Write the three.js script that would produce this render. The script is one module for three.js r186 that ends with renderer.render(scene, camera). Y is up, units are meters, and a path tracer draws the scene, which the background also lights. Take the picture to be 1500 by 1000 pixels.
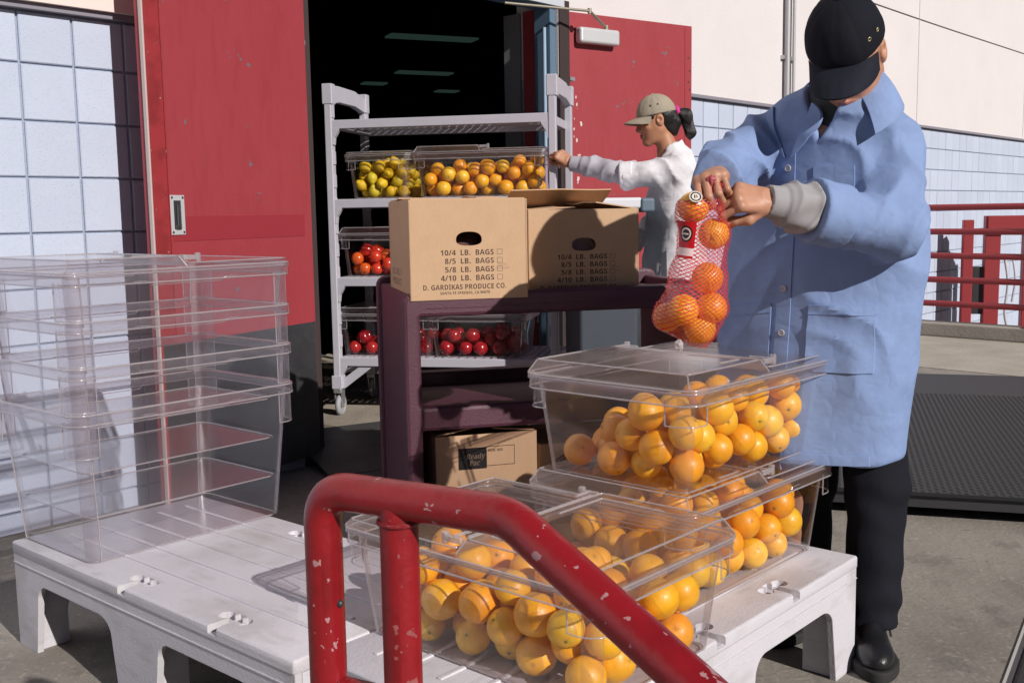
import * as THREE from 'three';
import { RoundedBoxGeometry } from 'three/addons/geometries/RoundedBoxGeometry.js';
import { mergeGeometries, toCreasedNormals, mergeVertices } from 'three/addons/utils/BufferGeometryUtils.js';
import { Brush, Evaluator, SUBTRACTION } from 'three-bvh-csg';

// ---------------------------------------------------------------- camera, sky, sun, exposure
const scene = new THREE.Scene();
const camera = new THREE.PerspectiveCamera(35.66, 1500 / 1000, 0.05, 600);
camera.position.set(0, 1.2045, 0);
camera.rotation.order = 'YXZ';
camera.rotation.set(-0.12, 0, -0.0163);
camera.updateMatrixWorld();
const SUN_AZ = 44 * Math.PI / 180, SUN_EL = 29.5 * Math.PI / 180;
const SUN = new THREE.Vector3(Math.sin(SUN_AZ) * Math.cos(SUN_EL), Math.sin(SUN_EL), Math.cos(SUN_AZ) * Math.cos(SUN_EL));
{ // clear blue sky, computed: deeper towards the zenith, pale at the horizon, a broad glow round the sun
  const w = 512, h = 256, d = new Float32Array(w * h * 4);
  for (let y = 0; y < h; y++) for (let x = 0; x < w; x++) {
    const el = (y + 0.5) / h * Math.PI - Math.PI / 2, az = (x + 0.5) / w * 2 * Math.PI - Math.PI; // rows run from nadir to zenith
    const dir = new THREE.Vector3(Math.cos(el) * Math.cos(az), Math.sin(el), Math.cos(el) * Math.sin(az));
    const up = Math.max(0, dir.y), k = Math.pow(1 - up, 3), g = Math.max(0, dir.dot(SUN)), glow = 0.03 * g ** 6 + 0.2 * g ** 60;
    const c = [0.024 + 0.05 * k + glow, 0.042 + 0.054 * k + glow * 0.95, 0.088 + 0.042 * k + glow * 0.85];
    const f = dir.y < 0 ? Math.max(0.35, 1 + dir.y * 2) : 1;
    d.set([c[0] * f, c[1] * f, c[2] * f, 1], (y * w + x) * 4);
  }
  const t = new THREE.DataTexture(d, w, h, THREE.RGBAFormat, THREE.FloatType); t.mapping = THREE.EquirectangularReflectionMapping; t.magFilter = THREE.LinearFilter; t.colorSpace = THREE.LinearSRGBColorSpace; t.needsUpdate = true;
  scene.background = t; scene.environment = t;
}
const sun = new THREE.DirectionalLight(new THREE.Color().setRGB(1, 0.94, 0.88), 5);
sun.position.copy(SUN).multiplyScalar(40);
sun.target.position.set(0, 0, -4);
sun.castShadow = true;
sun.shadow.mapSize.set(2048, 2048);
Object.assign(sun.shadow.camera, { left: -10, right: 10, top: 10, bottom: -10, near: 1, far: 90 });
scene.add(sun, sun.target);
const renderer = new THREE.WebGLRenderer({ antialias: true });
renderer.shadowMap.enabled = true;
renderer.toneMapping = THREE.LinearToneMapping;
renderer.toneMappingExposure = 0.93;

// ---------------------------------------------------------------- helpers
let seed = 1234567;
const rnd = () => { seed = (seed * 1664525 + 1013904223) >>> 0; return seed / 4294967296; };
const rr = (a, b) => a + (b - a) * rnd();
const V = (x, y, z) => new THREE.Vector3(x, y, z);
const RGB = (r, g, b) => new THREE.Color().setRGB(r, g, b);
const used = new Map();
function numbered(n) { const k = used.get(n) || 0; used.set(n, k + 1); return k ? n + '_' + String(k).padStart(3, '0') : n; }
function tag(o, label, category, group) { o.userData.label = label; if (category) o.userData.category = category; if (group) o.userData.group = group; return o; }
function shade(m) { m.castShadow = true; m.receiveShadow = true; return m; }
function thing(name, label, category, [x, y, z] = [0, 0, 0], turn = 0, group) {
  const o = new THREE.Group(); o.name = numbered(name); o.position.set(x, y, z); o.rotation.y = turn; scene.add(o);
  return tag(o, label, category, group);
}
function part(name, geo, mat, parent) { const m = shade(new THREE.Mesh(geo, mat)); m.name = name; parent.add(m); return m; }
function solo(name, geo, mat, label, category, group) { const m = shade(new THREE.Mesh(geo, mat)); m.name = numbered(name); scene.add(m); return tag(m, label, category, group); }
const parts = (name, list, mat, parent) => list.forEach(g => part(name, g, mat, parent)); // one mesh each
function struct(name, geo, mat) { const m = shade(new THREE.Mesh(geo, mat)); m.name = numbered(name); m.userData.kind = 'structure'; scene.add(m); return m; }
function flat(g) { g = g.index ? g.toNonIndexed() : g; for (const k of Object.keys(g.attributes)) if (!['position', 'normal', 'uv', 'color'].includes(k)) g.deleteAttribute(k); return g; }
function merge(list) {
  list = list.map(flat);
  const hasC = list.some(g => g.attributes.color);
  for (const g of list) {
    if (!g.attributes.uv) g.setAttribute('uv', new THREE.BufferAttribute(new Float32Array(g.attributes.position.count * 2), 2));
    if (!g.attributes.normal) g.computeVertexNormals();
    if (hasC && !g.attributes.color) g.setAttribute('color', new THREE.BufferAttribute(new Float32Array(g.attributes.position.count * 3).fill(1), 3));
  }
  return mergeGeometries(list);
}
// uv in metres by dominant normal
function boxUV(g, k = 1) {
  g = flat(g); if (!g.attributes.normal) g.computeVertexNormals();
  const p = g.attributes.position, n = g.attributes.normal, uv = new Float32Array(p.count * 2);
  for (let i = 0; i < p.count; i += 3) {
    let ax = 0, ay = 0, az = 0;
    for (let j = 0; j < 3; j++) { ax += Math.abs(n.getX(i + j)); ay += Math.abs(n.getY(i + j)); az += Math.abs(n.getZ(i + j)); }
    for (let j = 0; j < 3; j++) {
      const x = p.getX(i + j), y = p.getY(i + j), z = p.getZ(i + j);
      const [u, v] = ay >= ax && ay >= az ? [x, -z] : ax >= az ? [z, y] : [x, y];
      uv[(i + j) * 2] = u * k; uv[(i + j) * 2 + 1] = v * k;
    }
  }
  g.setAttribute('uv', new THREE.BufferAttribute(uv, 2)); return g;
}
const box = (w, h, d, x = 0, y = 0, z = 0) => boxUV(new THREE.BoxGeometry(w, h, d).translate(x, y, z));
const rbox = (w, h, d, r, x = 0, y = 0, z = 0) => boxUV(new RoundedBoxGeometry(w, h, d, 3, r).translate(x, y, z));
const cyl = (r0, r1, h, n = 20) => new THREE.CylinderGeometry(r0, r1, h, n);
function bar(a, b, r, n = 12) { // round bar between two points
  const d = b.clone().sub(a), g = cyl(r, r, d.length(), n);
  g.applyQuaternion(new THREE.Quaternion().setFromUnitVectors(V(0, 1, 0), d.clone().normalize()));
  return g.translate((a.x + b.x) / 2, (a.y + b.y) / 2, (a.z + b.z) / 2);
}
function tube(pts, r, seg = 40, n = 12, closed = false, tension = 0.5) {
  return new THREE.TubeGeometry(new THREE.CatmullRomCurve3(pts, closed, 'catmullrom', tension), seg, r, n, closed);
}
function pipePath(pts, bend) { // polyline with circular-ish bends
  const path = new THREE.CurvePath();
  let prev = pts[0].clone();
  for (let i = 1; i < pts.length; i++) {
    if (i === pts.length - 1) { path.add(new THREE.LineCurve3(prev, pts[i])); break; }
    const a = pts[i].clone().add(pts[i - 1].clone().sub(pts[i]).setLength(bend[i] ?? bend)), b = pts[i].clone().add(pts[i + 1].clone().sub(pts[i]).setLength(bend[i] ?? bend));
    path.add(new THREE.LineCurve3(prev, a)); path.add(new THREE.QuadraticBezierCurve3(a, pts[i], b)); prev = b;
  }
  return path;
}
// a rounded rectangle outline as points in the xz plane
function rrect(hx, hz, r, n = 5) {
  const o = []; r = Math.min(r, hx, hz);
  for (const [sx, sz, a0] of [[1, 1, 0], [-1, 1, 1], [-1, -1, 2], [1, -1, 3]])
    for (let i = 0; i <= n; i++) { const a = (a0 + i / n) * Math.PI / 2; o.push([sx * (hx - r) + r * Math.cos(a), sz * (hz - r) + r * Math.sin(a)]); }
  return o;
}
function loft(rows, crease = 0.5) { // rows {hx,hz,r,y}; a sheet swept round
  const P = rows.map(q => rrect(q.hx, q.hz, q.r).map(([x, z]) => [x, q.y, z])), n = P[0].length, pos = [];
  for (let i = 0; i + 1 < P.length; i++) for (let j = 0; j < n; j++) {
    const a = P[i][j], b = P[i][(j + 1) % n], c = P[i + 1][(j + 1) % n], d = P[i + 1][j];
    pos.push(...a, ...c, ...b, ...a, ...d, ...c);
  }
  const g = new THREE.BufferGeometry(); g.setAttribute('position', new THREE.Float32BufferAttribute(pos, 3));
  return boxUV(toCreasedNormals(g, crease));
}
function rrPlate(hx, hz, r, y) { // flat sheet facing up
  const s = new THREE.Shape(rrect(hx, hz, r).map(([x, z]) => new THREE.Vector2(x, z)));
  return boxUV(new THREE.ShapeGeometry(s).rotateX(Math.PI / 2).translate(0, y, 0));
}
function extr(pts, depth, bevel = 0, holes = []) {
  const s = new THREE.Shape(pts.map(([x, y]) => new THREE.Vector2(x, y)));
  for (const h of holes) s.holes.push(new THREE.Path(h.map(([x, y]) => new THREE.Vector2(x, y))));
  return boxUV(new THREE.ExtrudeGeometry(s, { depth, bevelEnabled: bevel > 0, bevelSize: bevel, bevelThickness: bevel, bevelSegments: 2, steps: 1 }));
}
// ---- noise and textures
function hash(x, y, s) { let h = (x * 374761393 + y * 668265263 + s * 974634777) | 0; h = Math.imul(h ^ (h >>> 13), 1274126177); return ((h ^ (h >>> 16)) >>> 0) / 4294967296; }
function vnoise(x, y, per, s = 0) {
  const xi = Math.floor(x), yi = Math.floor(y), fx = x - xi, fy = y - yi, m = v => ((v % per) + per) % per;
  const u = fx * fx * (3 - 2 * fx), w = fy * fy * (3 - 2 * fy);
  const a = hash(m(xi), m(yi), s), b = hash(m(xi + 1), m(yi), s), c = hash(m(xi), m(yi + 1), s), d = hash(m(xi + 1), m(yi + 1), s);
  return a + (b - a) * u + (c - a) * w + (a - b - c + d) * u * w;
}
function fbm(u, v, per, oct = 4, s = 0) { let t = 0, a = 0.5, n = 0; for (let o = 0; o < oct; o++) { t += a * vnoise(u * per, v * per, per, s + o); n += a; a *= 0.55; per *= 2; } return t / n; }
function n3(x, y, z) { // smooth 3-D value noise, -1..1
  const xi = Math.floor(x), yi = Math.floor(y), zi = Math.floor(z), f = t => t * t * (3 - 2 * t), fx = f(x - xi), fy = f(y - yi), fz = f(z - zi);
  const h = (i, j, k) => hash(xi + i, yi + j, (zi + k) * 57 + 11), L = (a, b, t) => a + (b - a) * t;
  return 2 * L(L(L(h(0, 0, 0), h(1, 0, 0), fx), L(h(0, 1, 0), h(1, 1, 0), fx), fy), L(L(h(0, 0, 1), h(1, 0, 1), fx), L(h(0, 1, 1), h(1, 1, 1), fx), fy), fz) - 1;
}
const enc = c => { c = Math.min(1, Math.max(0, c)); return Math.round(255 * (c <= 0.0031308 ? c * 12.92 : 1.055 * c ** (1 / 2.4) - 0.055)); };
function tex(n, metres, fn, srgb = true, wrap = true) { // fn(u,v) -> [r,g,b] linear or a number
  const d = new Uint8Array(n * n * 4);
  for (let j = 0; j < n; j++) for (let i = 0; i < n; i++) {
    let c = fn(i / n, j / n); if (typeof c === 'number') c = [c, c, c];
    const o = (j * n + i) * 4;
    for (let k = 0; k < 3; k++) d[o + k] = srgb ? enc(c[k]) : Math.round(255 * Math.min(1, Math.max(0, c[k])));
    d[o + 3] = 255;
  }
  const t = new THREE.DataTexture(d, n, n); t.magFilter = THREE.LinearFilter; t.minFilter = THREE.LinearMipmapLinearFilter; t.generateMipmaps = true;
  if (srgb) t.colorSpace = THREE.SRGBColorSpace;
  if (wrap) t.wrapS = t.wrapT = THREE.RepeatWrapping;
  t.repeat.set(1 / metres, 1 / metres); t.needsUpdate = true; return t;
}
const mixc = (a, b, t) => a.map((v, i) => v + (b[i] - v) * t);
const sst = (a, b, x) => { x = Math.min(1, Math.max(0, (x - a) / (b - a))); return x * x * (3 - 2 * x); };
const std = o => new THREE.MeshStandardMaterial(o);

// ---------------------------------------------------------------- materials
const concreteMap = tex(1024, 2.6, (u, v) => {
  const big = fbm(u, v, 4, 5, 1), mid = fbm(u, v, 22, 4, 7), fine = hash((u * 1024) | 0, (v * 1024) | 0, 3);
  let c = mixc([0.18, 0.162, 0.14], [0.3, 0.275, 0.24], sst(0.3, 0.7, big) * 0.7 + 0.3 * fbm(u, v * 0.125, 64, 3, 29)); c = mixc(c, [0.105, 0.1, 0.092], 0.4 * sst(0.55, 0.8, mid));
  const grit = vnoise(u * 210, v * 210, 210, 19); if (grit > 0.86) c = mixc(c, [0.42, 0.38, 0.33], 0.35); if (grit < 0.08) c = c.map(x => x * 0.72);
  return c.map(x => x * (0.86 + 0.28 * fine));
});
const concreteBump = tex(1024, 2.6, (u, v) => 0.5 * fbm(u, v, 60, 4, 7) + 0.5 * vnoise(u * 260, v * 260, 260, 19), false);
const concrete = std({ map: concreteMap, bumpMap: concreteBump, bumpScale: 0.0018, roughness: 0.92 });
const paleConcrete = std({ map: tex(512, 1.9, (u, v) => mixc([0.3, 0.27, 0.225], [0.44, 0.4, 0.34], fbm(u, v, 8, 5, 3)).map(c => c * (0.9 + 0.2 * hash((u * 512) | 0, (v * 512) | 0, 3)))), bumpMap: concreteBump, bumpScale: 0.003, roughness: 0.92 });
const blockBump = tex(512, 0.5, (u, v) => { const p = vnoise(u * 120, v * 120, 120, 5); return 0.55 + 0.2 * fbm(u, v, 90, 3, 2) - (p < 0.16 ? 0.5 : 0); }, false);
const blockMap = tex(512, 1.3, (u, v) => { const p = vnoise(u * 210, v * 210, 210, 5); const c = mixc([0.43, 0.485, 0.61], [0.475, 0.53, 0.655], fbm(u, v, 9, 5, 2)); return p < 0.06 ? c.map(x => x * 0.88) : c; });
const blockMats = [1, 0.97, 1.03].map(k => std({ color: RGB(k, k, k), map: blockMap, bumpMap: blockBump, bumpScale: 0.0014, roughness: 0.75 }));
const mortarMat = std({ color: RGB(0.3, 0.35, 0.45), bumpMap: blockBump, bumpScale: 0.003, roughness: 0.9 });
const stuccoMat = std({ map: tex(512, 2.2, (u, v) => mixc([0.61, 0.575, 0.585], [0.66, 0.63, 0.64], fbm(u, v, 7, 5, 12))), bumpMap: tex(512, 0.4, (u, v) => fbm(u, v, 80, 3, 44), false), bumpScale: 0.0015, roughness: 0.85 });
const redDoorMap = tex(1024, 1.25, (u, v) => {
  let c = mixc([0.3, 0.04, 0.05], [0.325, 0.046, 0.057], fbm(u, v, 5, 5, 31));
  c = mixc(c, [0.26, 0.03, 0.037], 0.35 * sst(0.45, 0.8, fbm(u, v * 0.2, 40, 4, 77)));
  const ch = vnoise(u * 90, v * 70, 1260, 61) * fbm(u, v, 9, 3, 9); if (ch > 0.67) c = [0.16, 0.12, 0.14];
  return c;
});
const redDoor = std({ map: redDoorMap, bumpMap: tex(256, 0.5, (u, v) => fbm(u, v, 30, 4, 8), false), bumpScale: 0.0006, roughness: 0.42 });
const treadMat = std({ color: RGB(0.02, 0.021, 0.025), metalness: 0.2, roughness: 0.55 });
const kickMat = std({ map: tex(512, 0.9, (u, v) => mixc([0.028, 0.029, 0.034], [0.06, 0.06, 0.066], fbm(u, v, 6, 5, 5)).map(c => c * (0.85 + 0.3 * fbm(u * 0.5, v, 80, 2, 4)))), metalness: 0.3, roughness: 0.5 });
const steelMat = std({ color: RGB(0.52, 0.52, 0.53), metalness: 0.75, roughness: 0.36, bumpMap: tex(256, 0.2, (u, v) => fbm(u, v, 40, 3, 8), false), bumpScale: 0.0003 });
const alumMat = std({ color: RGB(0.62, 0.63, 0.65), metalness: 0.35, roughness: 0.38 });
const darkSteel = std({ color: RGB(0.06, 0.06, 0.065), metalness: 0.5, roughness: 0.5 });
const blueFrame = std({ color: RGB(0.1, 0.17, 0.25), roughness: 0.5 });
const greyFrame = std({ color: RGB(0.2, 0.21, 0.22), roughness: 0.6 });
const darkFrame = std({ color: RGB(0.035, 0.022, 0.022), roughness: 0.7 });
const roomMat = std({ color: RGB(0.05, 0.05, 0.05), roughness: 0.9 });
const chipped = (base, under, dens, s) => tex(1024, 0.6, (u, v) => {
  const n = fbm(u, v, 34, 4, s), m = fbm(u, v, 4, 3, s + 9);
  let c = mixc(base, base.map(x => x * 0.75), sst(0.4, 0.75, fbm(u, v, 9, 4, s + 3)));
  return n > dens - 0.1 * sst(0.45, 0.7, m) ? mixc(under, under.map(x => x * 0.7), fbm(u, v, 60, 2, s)) : c;
});
const railRed = std({ map: chipped([0.25, 0.008, 0.013], [0.45, 0.24, 0.26], 0.748, 51), roughness: 0.32, bumpMap: tex(256, 0.25, (u, v) => fbm(u, v, 14, 4, 3), false), bumpScale: 0.0012 });
const railPost = std({ map: chipped([0.26, 0.008, 0.013], [0.34, 0.1, 0.1], 0.79, 17), roughness: 0.4, bumpMap: tex(256, 0.25, (u, v) => fbm(u, v, 14, 4, 3), false), bumpScale: 0.0012 });
const fenceRed = std({ color: RGB(0.3, 0.03, 0.035), roughness: 0.55 });
const speckle = (base, s, amt = 0.3) => tex(512, 0.5, (u, v) => { const h = hash((u * 512) | 0, (v * 512) | 0, s); return base.map(c => c * (0.94 + 0.06 * fbm(u, v, 8, 3, s)) * (h > 0.93 ? 1 - amt : 1)); });
const rackMat = std({ map: tex(1024, 1.4, (u, v) => { const h = hash((u * 1024) | 0, (v * 1024) | 0, 4), st = sst(0.52, 0.78, fbm(u, v, 6, 5, 91)) * 0.16 + sst(0.6, 0.8, fbm(u * 0.25, v, 48, 3, 17)) * 0.1; return [0.585, 0.57, 0.62].map((c, i) => c * (1 - st * [1, 1.05, 1.2][i]) * (0.96 + 0.04 * fbm(u, v, 8, 3, 4)) * (h > 0.95 ? 0.86 : 1)); }), bumpMap: tex(256, 0.25, (u, v) => fbm(u, v, 60, 3, 8), false), bumpScale: 0.0007, roughness: 0.6 });
const shelfMat = std({ map: speckle([0.46, 0.45, 0.51], 6, 0.25), bumpMap: tex(256, 0.25, (u, v) => fbm(u, v, 60, 3, 8), false), bumpScale: 0.0006, roughness: 0.6 });
const cartMat = std({ map: tex(512, 0.7, (u, v) => mixc([0.066, 0.02, 0.036], [0.088, 0.028, 0.048], fbm(u, v, 8, 5, 88))), bumpMap: tex(512, 0.12, (u, v) => fbm(u, v, 60, 3, 18), false), bumpScale: 0.0008, roughness: 0.5 });
const kraftFn = (u, v) => mixc([0.46, 0.295, 0.175], [0.54, 0.36, 0.225], 0.5 * fbm(u, v, 6, 5, 21) + 0.5 * fbm(u, v * 0.25, 120, 2, 22));
const kraft = std({ map: tex(512, 0.6, kraftFn), bumpMap: tex(256, 0.2, (u, v) => fbm(u, v * 0.2, 60, 3, 2), false), bumpScale: 0.0006, roughness: 0.85 });
const kraftEdge = std({ color: RGB(0.36, 0.23, 0.13), roughness: 0.9 });
const paneOpt = { transmission: 1, thickness: 0, ior: 1.6 };
const pane = new THREE.MeshPhysicalMaterial({ ...paneOpt, color: RGB(0.95, 0.94, 0.95), roughness: 0.06 });
const paneWorn = new THREE.MeshPhysicalMaterial({ ...paneOpt, color: RGB(0.93, 0.92, 0.93), roughness: 0.19 });
const paneLid = new THREE.MeshPhysicalMaterial({ ...paneOpt, color: RGB(0.93, 0.9, 0.89), roughness: 0.22 });
const paneRough = new THREE.MeshPhysicalMaterial({ ...paneOpt, color: RGB(0.88, 0.85, 0.87), roughness: 0.4 });
const bead = new THREE.MeshPhysicalMaterial({ color: RGB(0.76, 0.73, 0.75), transmission: 0.76, thickness: 0, ior: 1.9, roughness: 0.12 });
const rubber = std({ color: RGB(0.02, 0.02, 0.02), roughness: 0.8 });
const lightGreyRubber = std({ color: RGB(0.3, 0.31, 0.33), roughness: 0.6 });

// ---------------------------------------------------------------- the setting: dock, curb, lower ground
const flipUp = g => g; // all sheets below are boxes with thickness
const CQ = V(0.684, 0, 0.728), CP = V(3.87, 0, -9.9); // dock edge: a point of it and its direction (towards the camera)
{
  // dock slab: a polygon bounded by the dock edge on the right
  const a = CP.clone().addScaledVector(CQ, -6), b = CP.clone().addScaledVector(CQ, 60);
  const s = new THREE.Shape([[a.x, a.z], [b.x, b.z], [b.x - 20, 60], [-60, 60], [-60, -2], [-6, -2], [-6, -40]].map(([x, z]) => new THREE.Vector2(x, -z)));
  const g = new THREE.ExtrudeGeometry(s, { depth: 1.28, bevelEnabled: false }).rotateX(-Math.PI / 2).translate(0, -1.28, 0);
  struct('pavement', boxUV(g), concrete);
  struct('ground', boxUV(new THREE.BoxGeometry(400, 0.2, 400).translate(0, -1.4, 0)), paleConcrete);
  // curb along the edge
  const L = 26, mid = CP.clone().addScaledVector(CQ, 5), n = V(-0.728, 0, 0.684);
  const c = rbox(L, 0.135, 0.2, 0.02); const m = struct('curb', c, paleConcrete);
  m.position.set(mid.x - n.x * 0.1, 0.0665, mid.z - n.z * 0.1); m.rotation.y = -Math.atan2(CQ.z, CQ.x);
  // strip of cleaner concrete in the sun beside the curb
  const strip = struct('pavement_edge', boxUV(new THREE.BoxGeometry(L, 0.004, 1.9)), paleConcrete);
  strip.position.set(mid.x + n.x * 0.96, 0.0022, mid.z + n.z * 0.96); strip.rotation.y = m.rotation.y;
}
// raised apron of the doorway
{
  const pts = [[-0.93, 5.28], [-0.6, 5.12], [0.15, 4.98], [1.6, 5.6], [1.6, 6.9], [0.6, 6.87], [-0.83, 5.24]];
  const s = new THREE.Shape([[-1.16, 5.72], [-0.55, 5.3], [2.1, 5.3], [2.1, 9.4], [-1.5, 9.4], [-1.5, 6.4]].map(([x, z]) => new THREE.Vector2(x, z)));
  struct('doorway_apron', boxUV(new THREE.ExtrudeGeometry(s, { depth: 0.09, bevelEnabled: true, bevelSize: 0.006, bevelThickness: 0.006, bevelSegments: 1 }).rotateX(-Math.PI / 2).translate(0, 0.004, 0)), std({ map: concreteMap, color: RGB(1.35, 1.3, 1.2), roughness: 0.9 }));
}
const plateMat = std({ map: tex(512, 0.8, (u, v) => mixc([0.045, 0.045, 0.05], [0.1, 0.095, 0.09], fbm(u, v, 7, 5, 15))), metalness: 0.4, roughness: 0.5, bumpMap: concreteBump, bumpScale: 0.001 });
{
  const g = thing('threshold_plate', 'dark steel ramp plate leading from the ground to the doorway apron', 'ramp plate', [-0.86, 0, -5.06], 0.52);
  const q = rbox(1.5, 0.012, 0.62, 0.004, 0.62, 0, 0); q.rotateX(0.17); part('plate', q.translate(0, 0.06, -0.06), plateMat, g);
  const h = thing('floor_plate', 'thin dark steel plate lying in the shade before the doorway ramp', 'steel plate', [-0.8, 0.006, -4.9], 0.35);
  part('plate', rbox(1.25, 0.01, 0.5, 0.004, 0.6, 0, 0.1), plateMat, h);
}
// ---------------------------------------------------------------- the warehouse
const TH = 48.5 * Math.PI / 180;
const wallPt = (s, y, t) => V(-1.966 + s * Math.cos(TH) + t * Math.sin(TH), y, -3.991 - s * Math.sin(TH) + t * Math.cos(TH));
const BAND = 2.025, S0 = 1.5, S1 = 3.4, DH = 2.42;
const wh = thing('warehouse', 'white and pale blue block warehouse with a dark double doorway', 'building', [-1.966, 0, -3.991], TH);
{
  // core wall behind the blocks, with the doorway left open
  const core = (a, b, y0, y1, t0 = -0.3, t1 = -0.012) => box(b - a, y1 - y0, t1 - t0, (a + b) / 2, (y0 + y1) / 2, (t0 + t1) / 2);
  part('wall_core', merge([core(-14, S0, -1.35, BAND), core(S1, 26, -1.35, BAND)]), mortarMat, wh);
  // upper rendered wall, proud of the blocks
  part('upper_wall', merge([core(-14, S0, BAND, 7.5, -0.3, 0.025), core(S1 + 0.0, 26, BAND, 7.5, -0.3, 0.025), core(S0, S1, DH + 0.06, 7.5, -0.3, 0.025)]), stuccoMat, wh);
  part('drip_edge', merge([box(14 + S0, 0.022, 0.05, (S0 - 14) / 2, BAND - 0.013, 0.012), box(26 - S1 - 0.1, 0.022, 0.05, (S1 + 0.1 + 26) / 2, BAND - 0.013, 0.012)]), std({ color: RGB(0.22, 0.21, 0.25), roughness: 0.7 }), wh);
  // control joint lines of the render, real narrow ribs
  parts('render_joint', [9.1, 12.6, -3.2].map(s => box(0.012, 5.4, 0.006, s, 4.75, 0.028)), std({ color: RGB(0.62, 0.56, 0.55), roughness: 0.8 }), wh);
  // blocks
  const PX = 0.214, PY = 0.2155, gap = 0.009, dep = 0.012;
  const blockGeo = (w, h) => { // chamfered front
    const x = w / 2, y = h / 2, c = 0.004, z = 0, b = -dep, P = [];
    const q = (a, b2, c2, d) => P.push(...a, ...b2, ...c2, ...a, ...c2, ...d);
    const f = [[-x + c, -y + c, z], [x - c, -y + c, z], [x - c, y - c, z], [-x + c, y - c, z]], e = [[-x, -y, z - c], [x, -y, z - c], [x, y, z - c], [-x, y, z - c]], k = [[-x, -y, b], [x, -y, b], [x, y, b], [-x, y, b]];
    q(...f); for (let i = 0; i < 4; i++) { const j = (i + 1) % 4; q(e[i], e[j], f[j], f[i]); q(k[i], k[j], e[j], e[i]); }
    const g = new THREE.BufferGeometry(); g.setAttribute('position', new THREE.Float32BufferAttribute(P, 3)); g.computeVertexNormals(); return g;
  };
  const variants = [0, 1, 2, 3].map(i => { const g = blockGeo(PX - gap, PY - gap); g.translate(i * 0.31, i * 0.17, 0); const h = boxUV(g); h.translate(-i * 0.31, -i * 0.17, 0); return h; });
  const rest = [];
  const rows = []; for (let k = -7; k <= 4; k++) { const y0 = 1.156 + PY * (k - 1); const top = k === 4 ? BAND - 0.026 : y0 + PY; rows.push([y0, k === 4 ? BAND - 0.026 - y0 : PY]); }
  let cnt = 0;
  for (let k = -65; k < 120; k++) {
    const s0 = 0.176 + PX * k; let a = s0, b = s0 + PX;
    if (a < S0 && b > S0) b = S0; if (a < S1 && b > S1) a = S1; if (a >= S0 - 1e-6 && b <= S1 + 1e-6) continue; if (b - a < 0.03) continue;
    for (const [y0, h] of rows) {
      const full = Math.abs(b - a - PX) < 1e-6 && Math.abs(h - PY) < 1e-6;
      const g = full ? variants[Math.floor(rnd() * 4)] : boxUV(blockGeo(b - a - gap, h - gap));
      const x = (a + b) / 2, y = y0 + h / 2, z = rr(-0.0012, 0.0012);
      const near = (b > -0.06 && a < S0 && y0 > 0.1) || (a > 4.85 && a < 5.5 && y0 > 0.6) || (a > 9.4 && a < 13.3 && y0 > -0.3);
      if (near && cnt < 298) { const m = part('block', g, blockMats[Math.floor(rnd() * 3)], wh); m.position.set(x, y, z); cnt++; }
      else if (y0 > -1.4) rest.push(flat(g.clone()).translate(x, y, z));
    }
  }
  const m = part('block_wall', merge(rest), blockMats[0], wh); m.userData.kind = 'stuff';
  // door frame and reveal: blue outer jamb, red stop, grey inner post
  const fr = part('door_frame', merge([box(0.05, DH, 0.12, S1 - 0.028, DH / 2, -0.055), box(S1 - S0, 0.06, 0.13, (S0 + S1) / 2, DH + 0.028, -0.05), ]), blueFrame, wh);
  part('hinge_jamb', box(0.05, DH, 0.12, S0 + 0.025, DH / 2, -0.055), darkFrame, fr);
  parts('trim', [box(0.095, DH + 0.05, 0.03, S1 + 0.05, DH / 2 + 0.02, 0.02), box(0.07, DH + 0.05, 0.03, S0 - 0.037, DH / 2 + 0.02, 0.02)], darkFrame, fr);
  part('lintel_face', box(S1 - S0 + 0.1, 0.05, 0.02, (S0 + S1) / 2, DH + 0.03, 0.026), std({ color: RGB(0.5, 0.53, 0.58), roughness: 0.5 }), fr);
  part('door_stop', box(0.03, DH, 0.09, S1 - 0.017, DH / 2, -0.18), redDoor, fr);
  part('inner_post', box(0.12, DH, 0.13, S1 + 0.043, DH / 2, -0.33), greyFrame, fr);
  part('conduit', merge([bar(V(S1 - 0.075, 0.1, -0.02), V(S1 - 0.075, 2.3, -0.02), 0.011)]), std({ color: RGB(0.3, 0.42, 0.55), roughness: 0.4 }), fr);
  // room behind: closed and dark
  const R0 = -16, R1 = 16, RD = -30, RH = 4.6;
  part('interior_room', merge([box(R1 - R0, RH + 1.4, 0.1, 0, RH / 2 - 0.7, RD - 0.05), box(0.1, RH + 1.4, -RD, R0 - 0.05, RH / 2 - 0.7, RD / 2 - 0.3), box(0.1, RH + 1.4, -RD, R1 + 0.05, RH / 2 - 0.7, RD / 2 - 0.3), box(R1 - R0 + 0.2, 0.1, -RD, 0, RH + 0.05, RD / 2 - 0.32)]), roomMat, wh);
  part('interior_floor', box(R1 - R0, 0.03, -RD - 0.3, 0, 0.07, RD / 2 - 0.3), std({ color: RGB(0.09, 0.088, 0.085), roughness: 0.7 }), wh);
  // roof and ends so that the building is closed
  part('roof', box(40.4, 0.25, 31, 6, 7.6, -15), stuccoMat, wh);
  // conduits and a sagging cable on the upper wall
  const C = part('conduit_pipe', merge([bar(V(6.26, 2.04, 0.06), V(6.26, 7.4, 0.06), 0.022), bar(V(6.38, 2.04, 0.055), V(6.38, 7.4, 0.055), 0.013)]), std({ color: RGB(0.4, 0.4, 0.42), metalness: 0.3, roughness: 0.5 }), wh);
  parts('bracket', [2.4, 3.6, 4.8].map(y => box(0.2, 0.03, 0.03, 6.31, y, 0.04)), steelMat, C);
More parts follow.
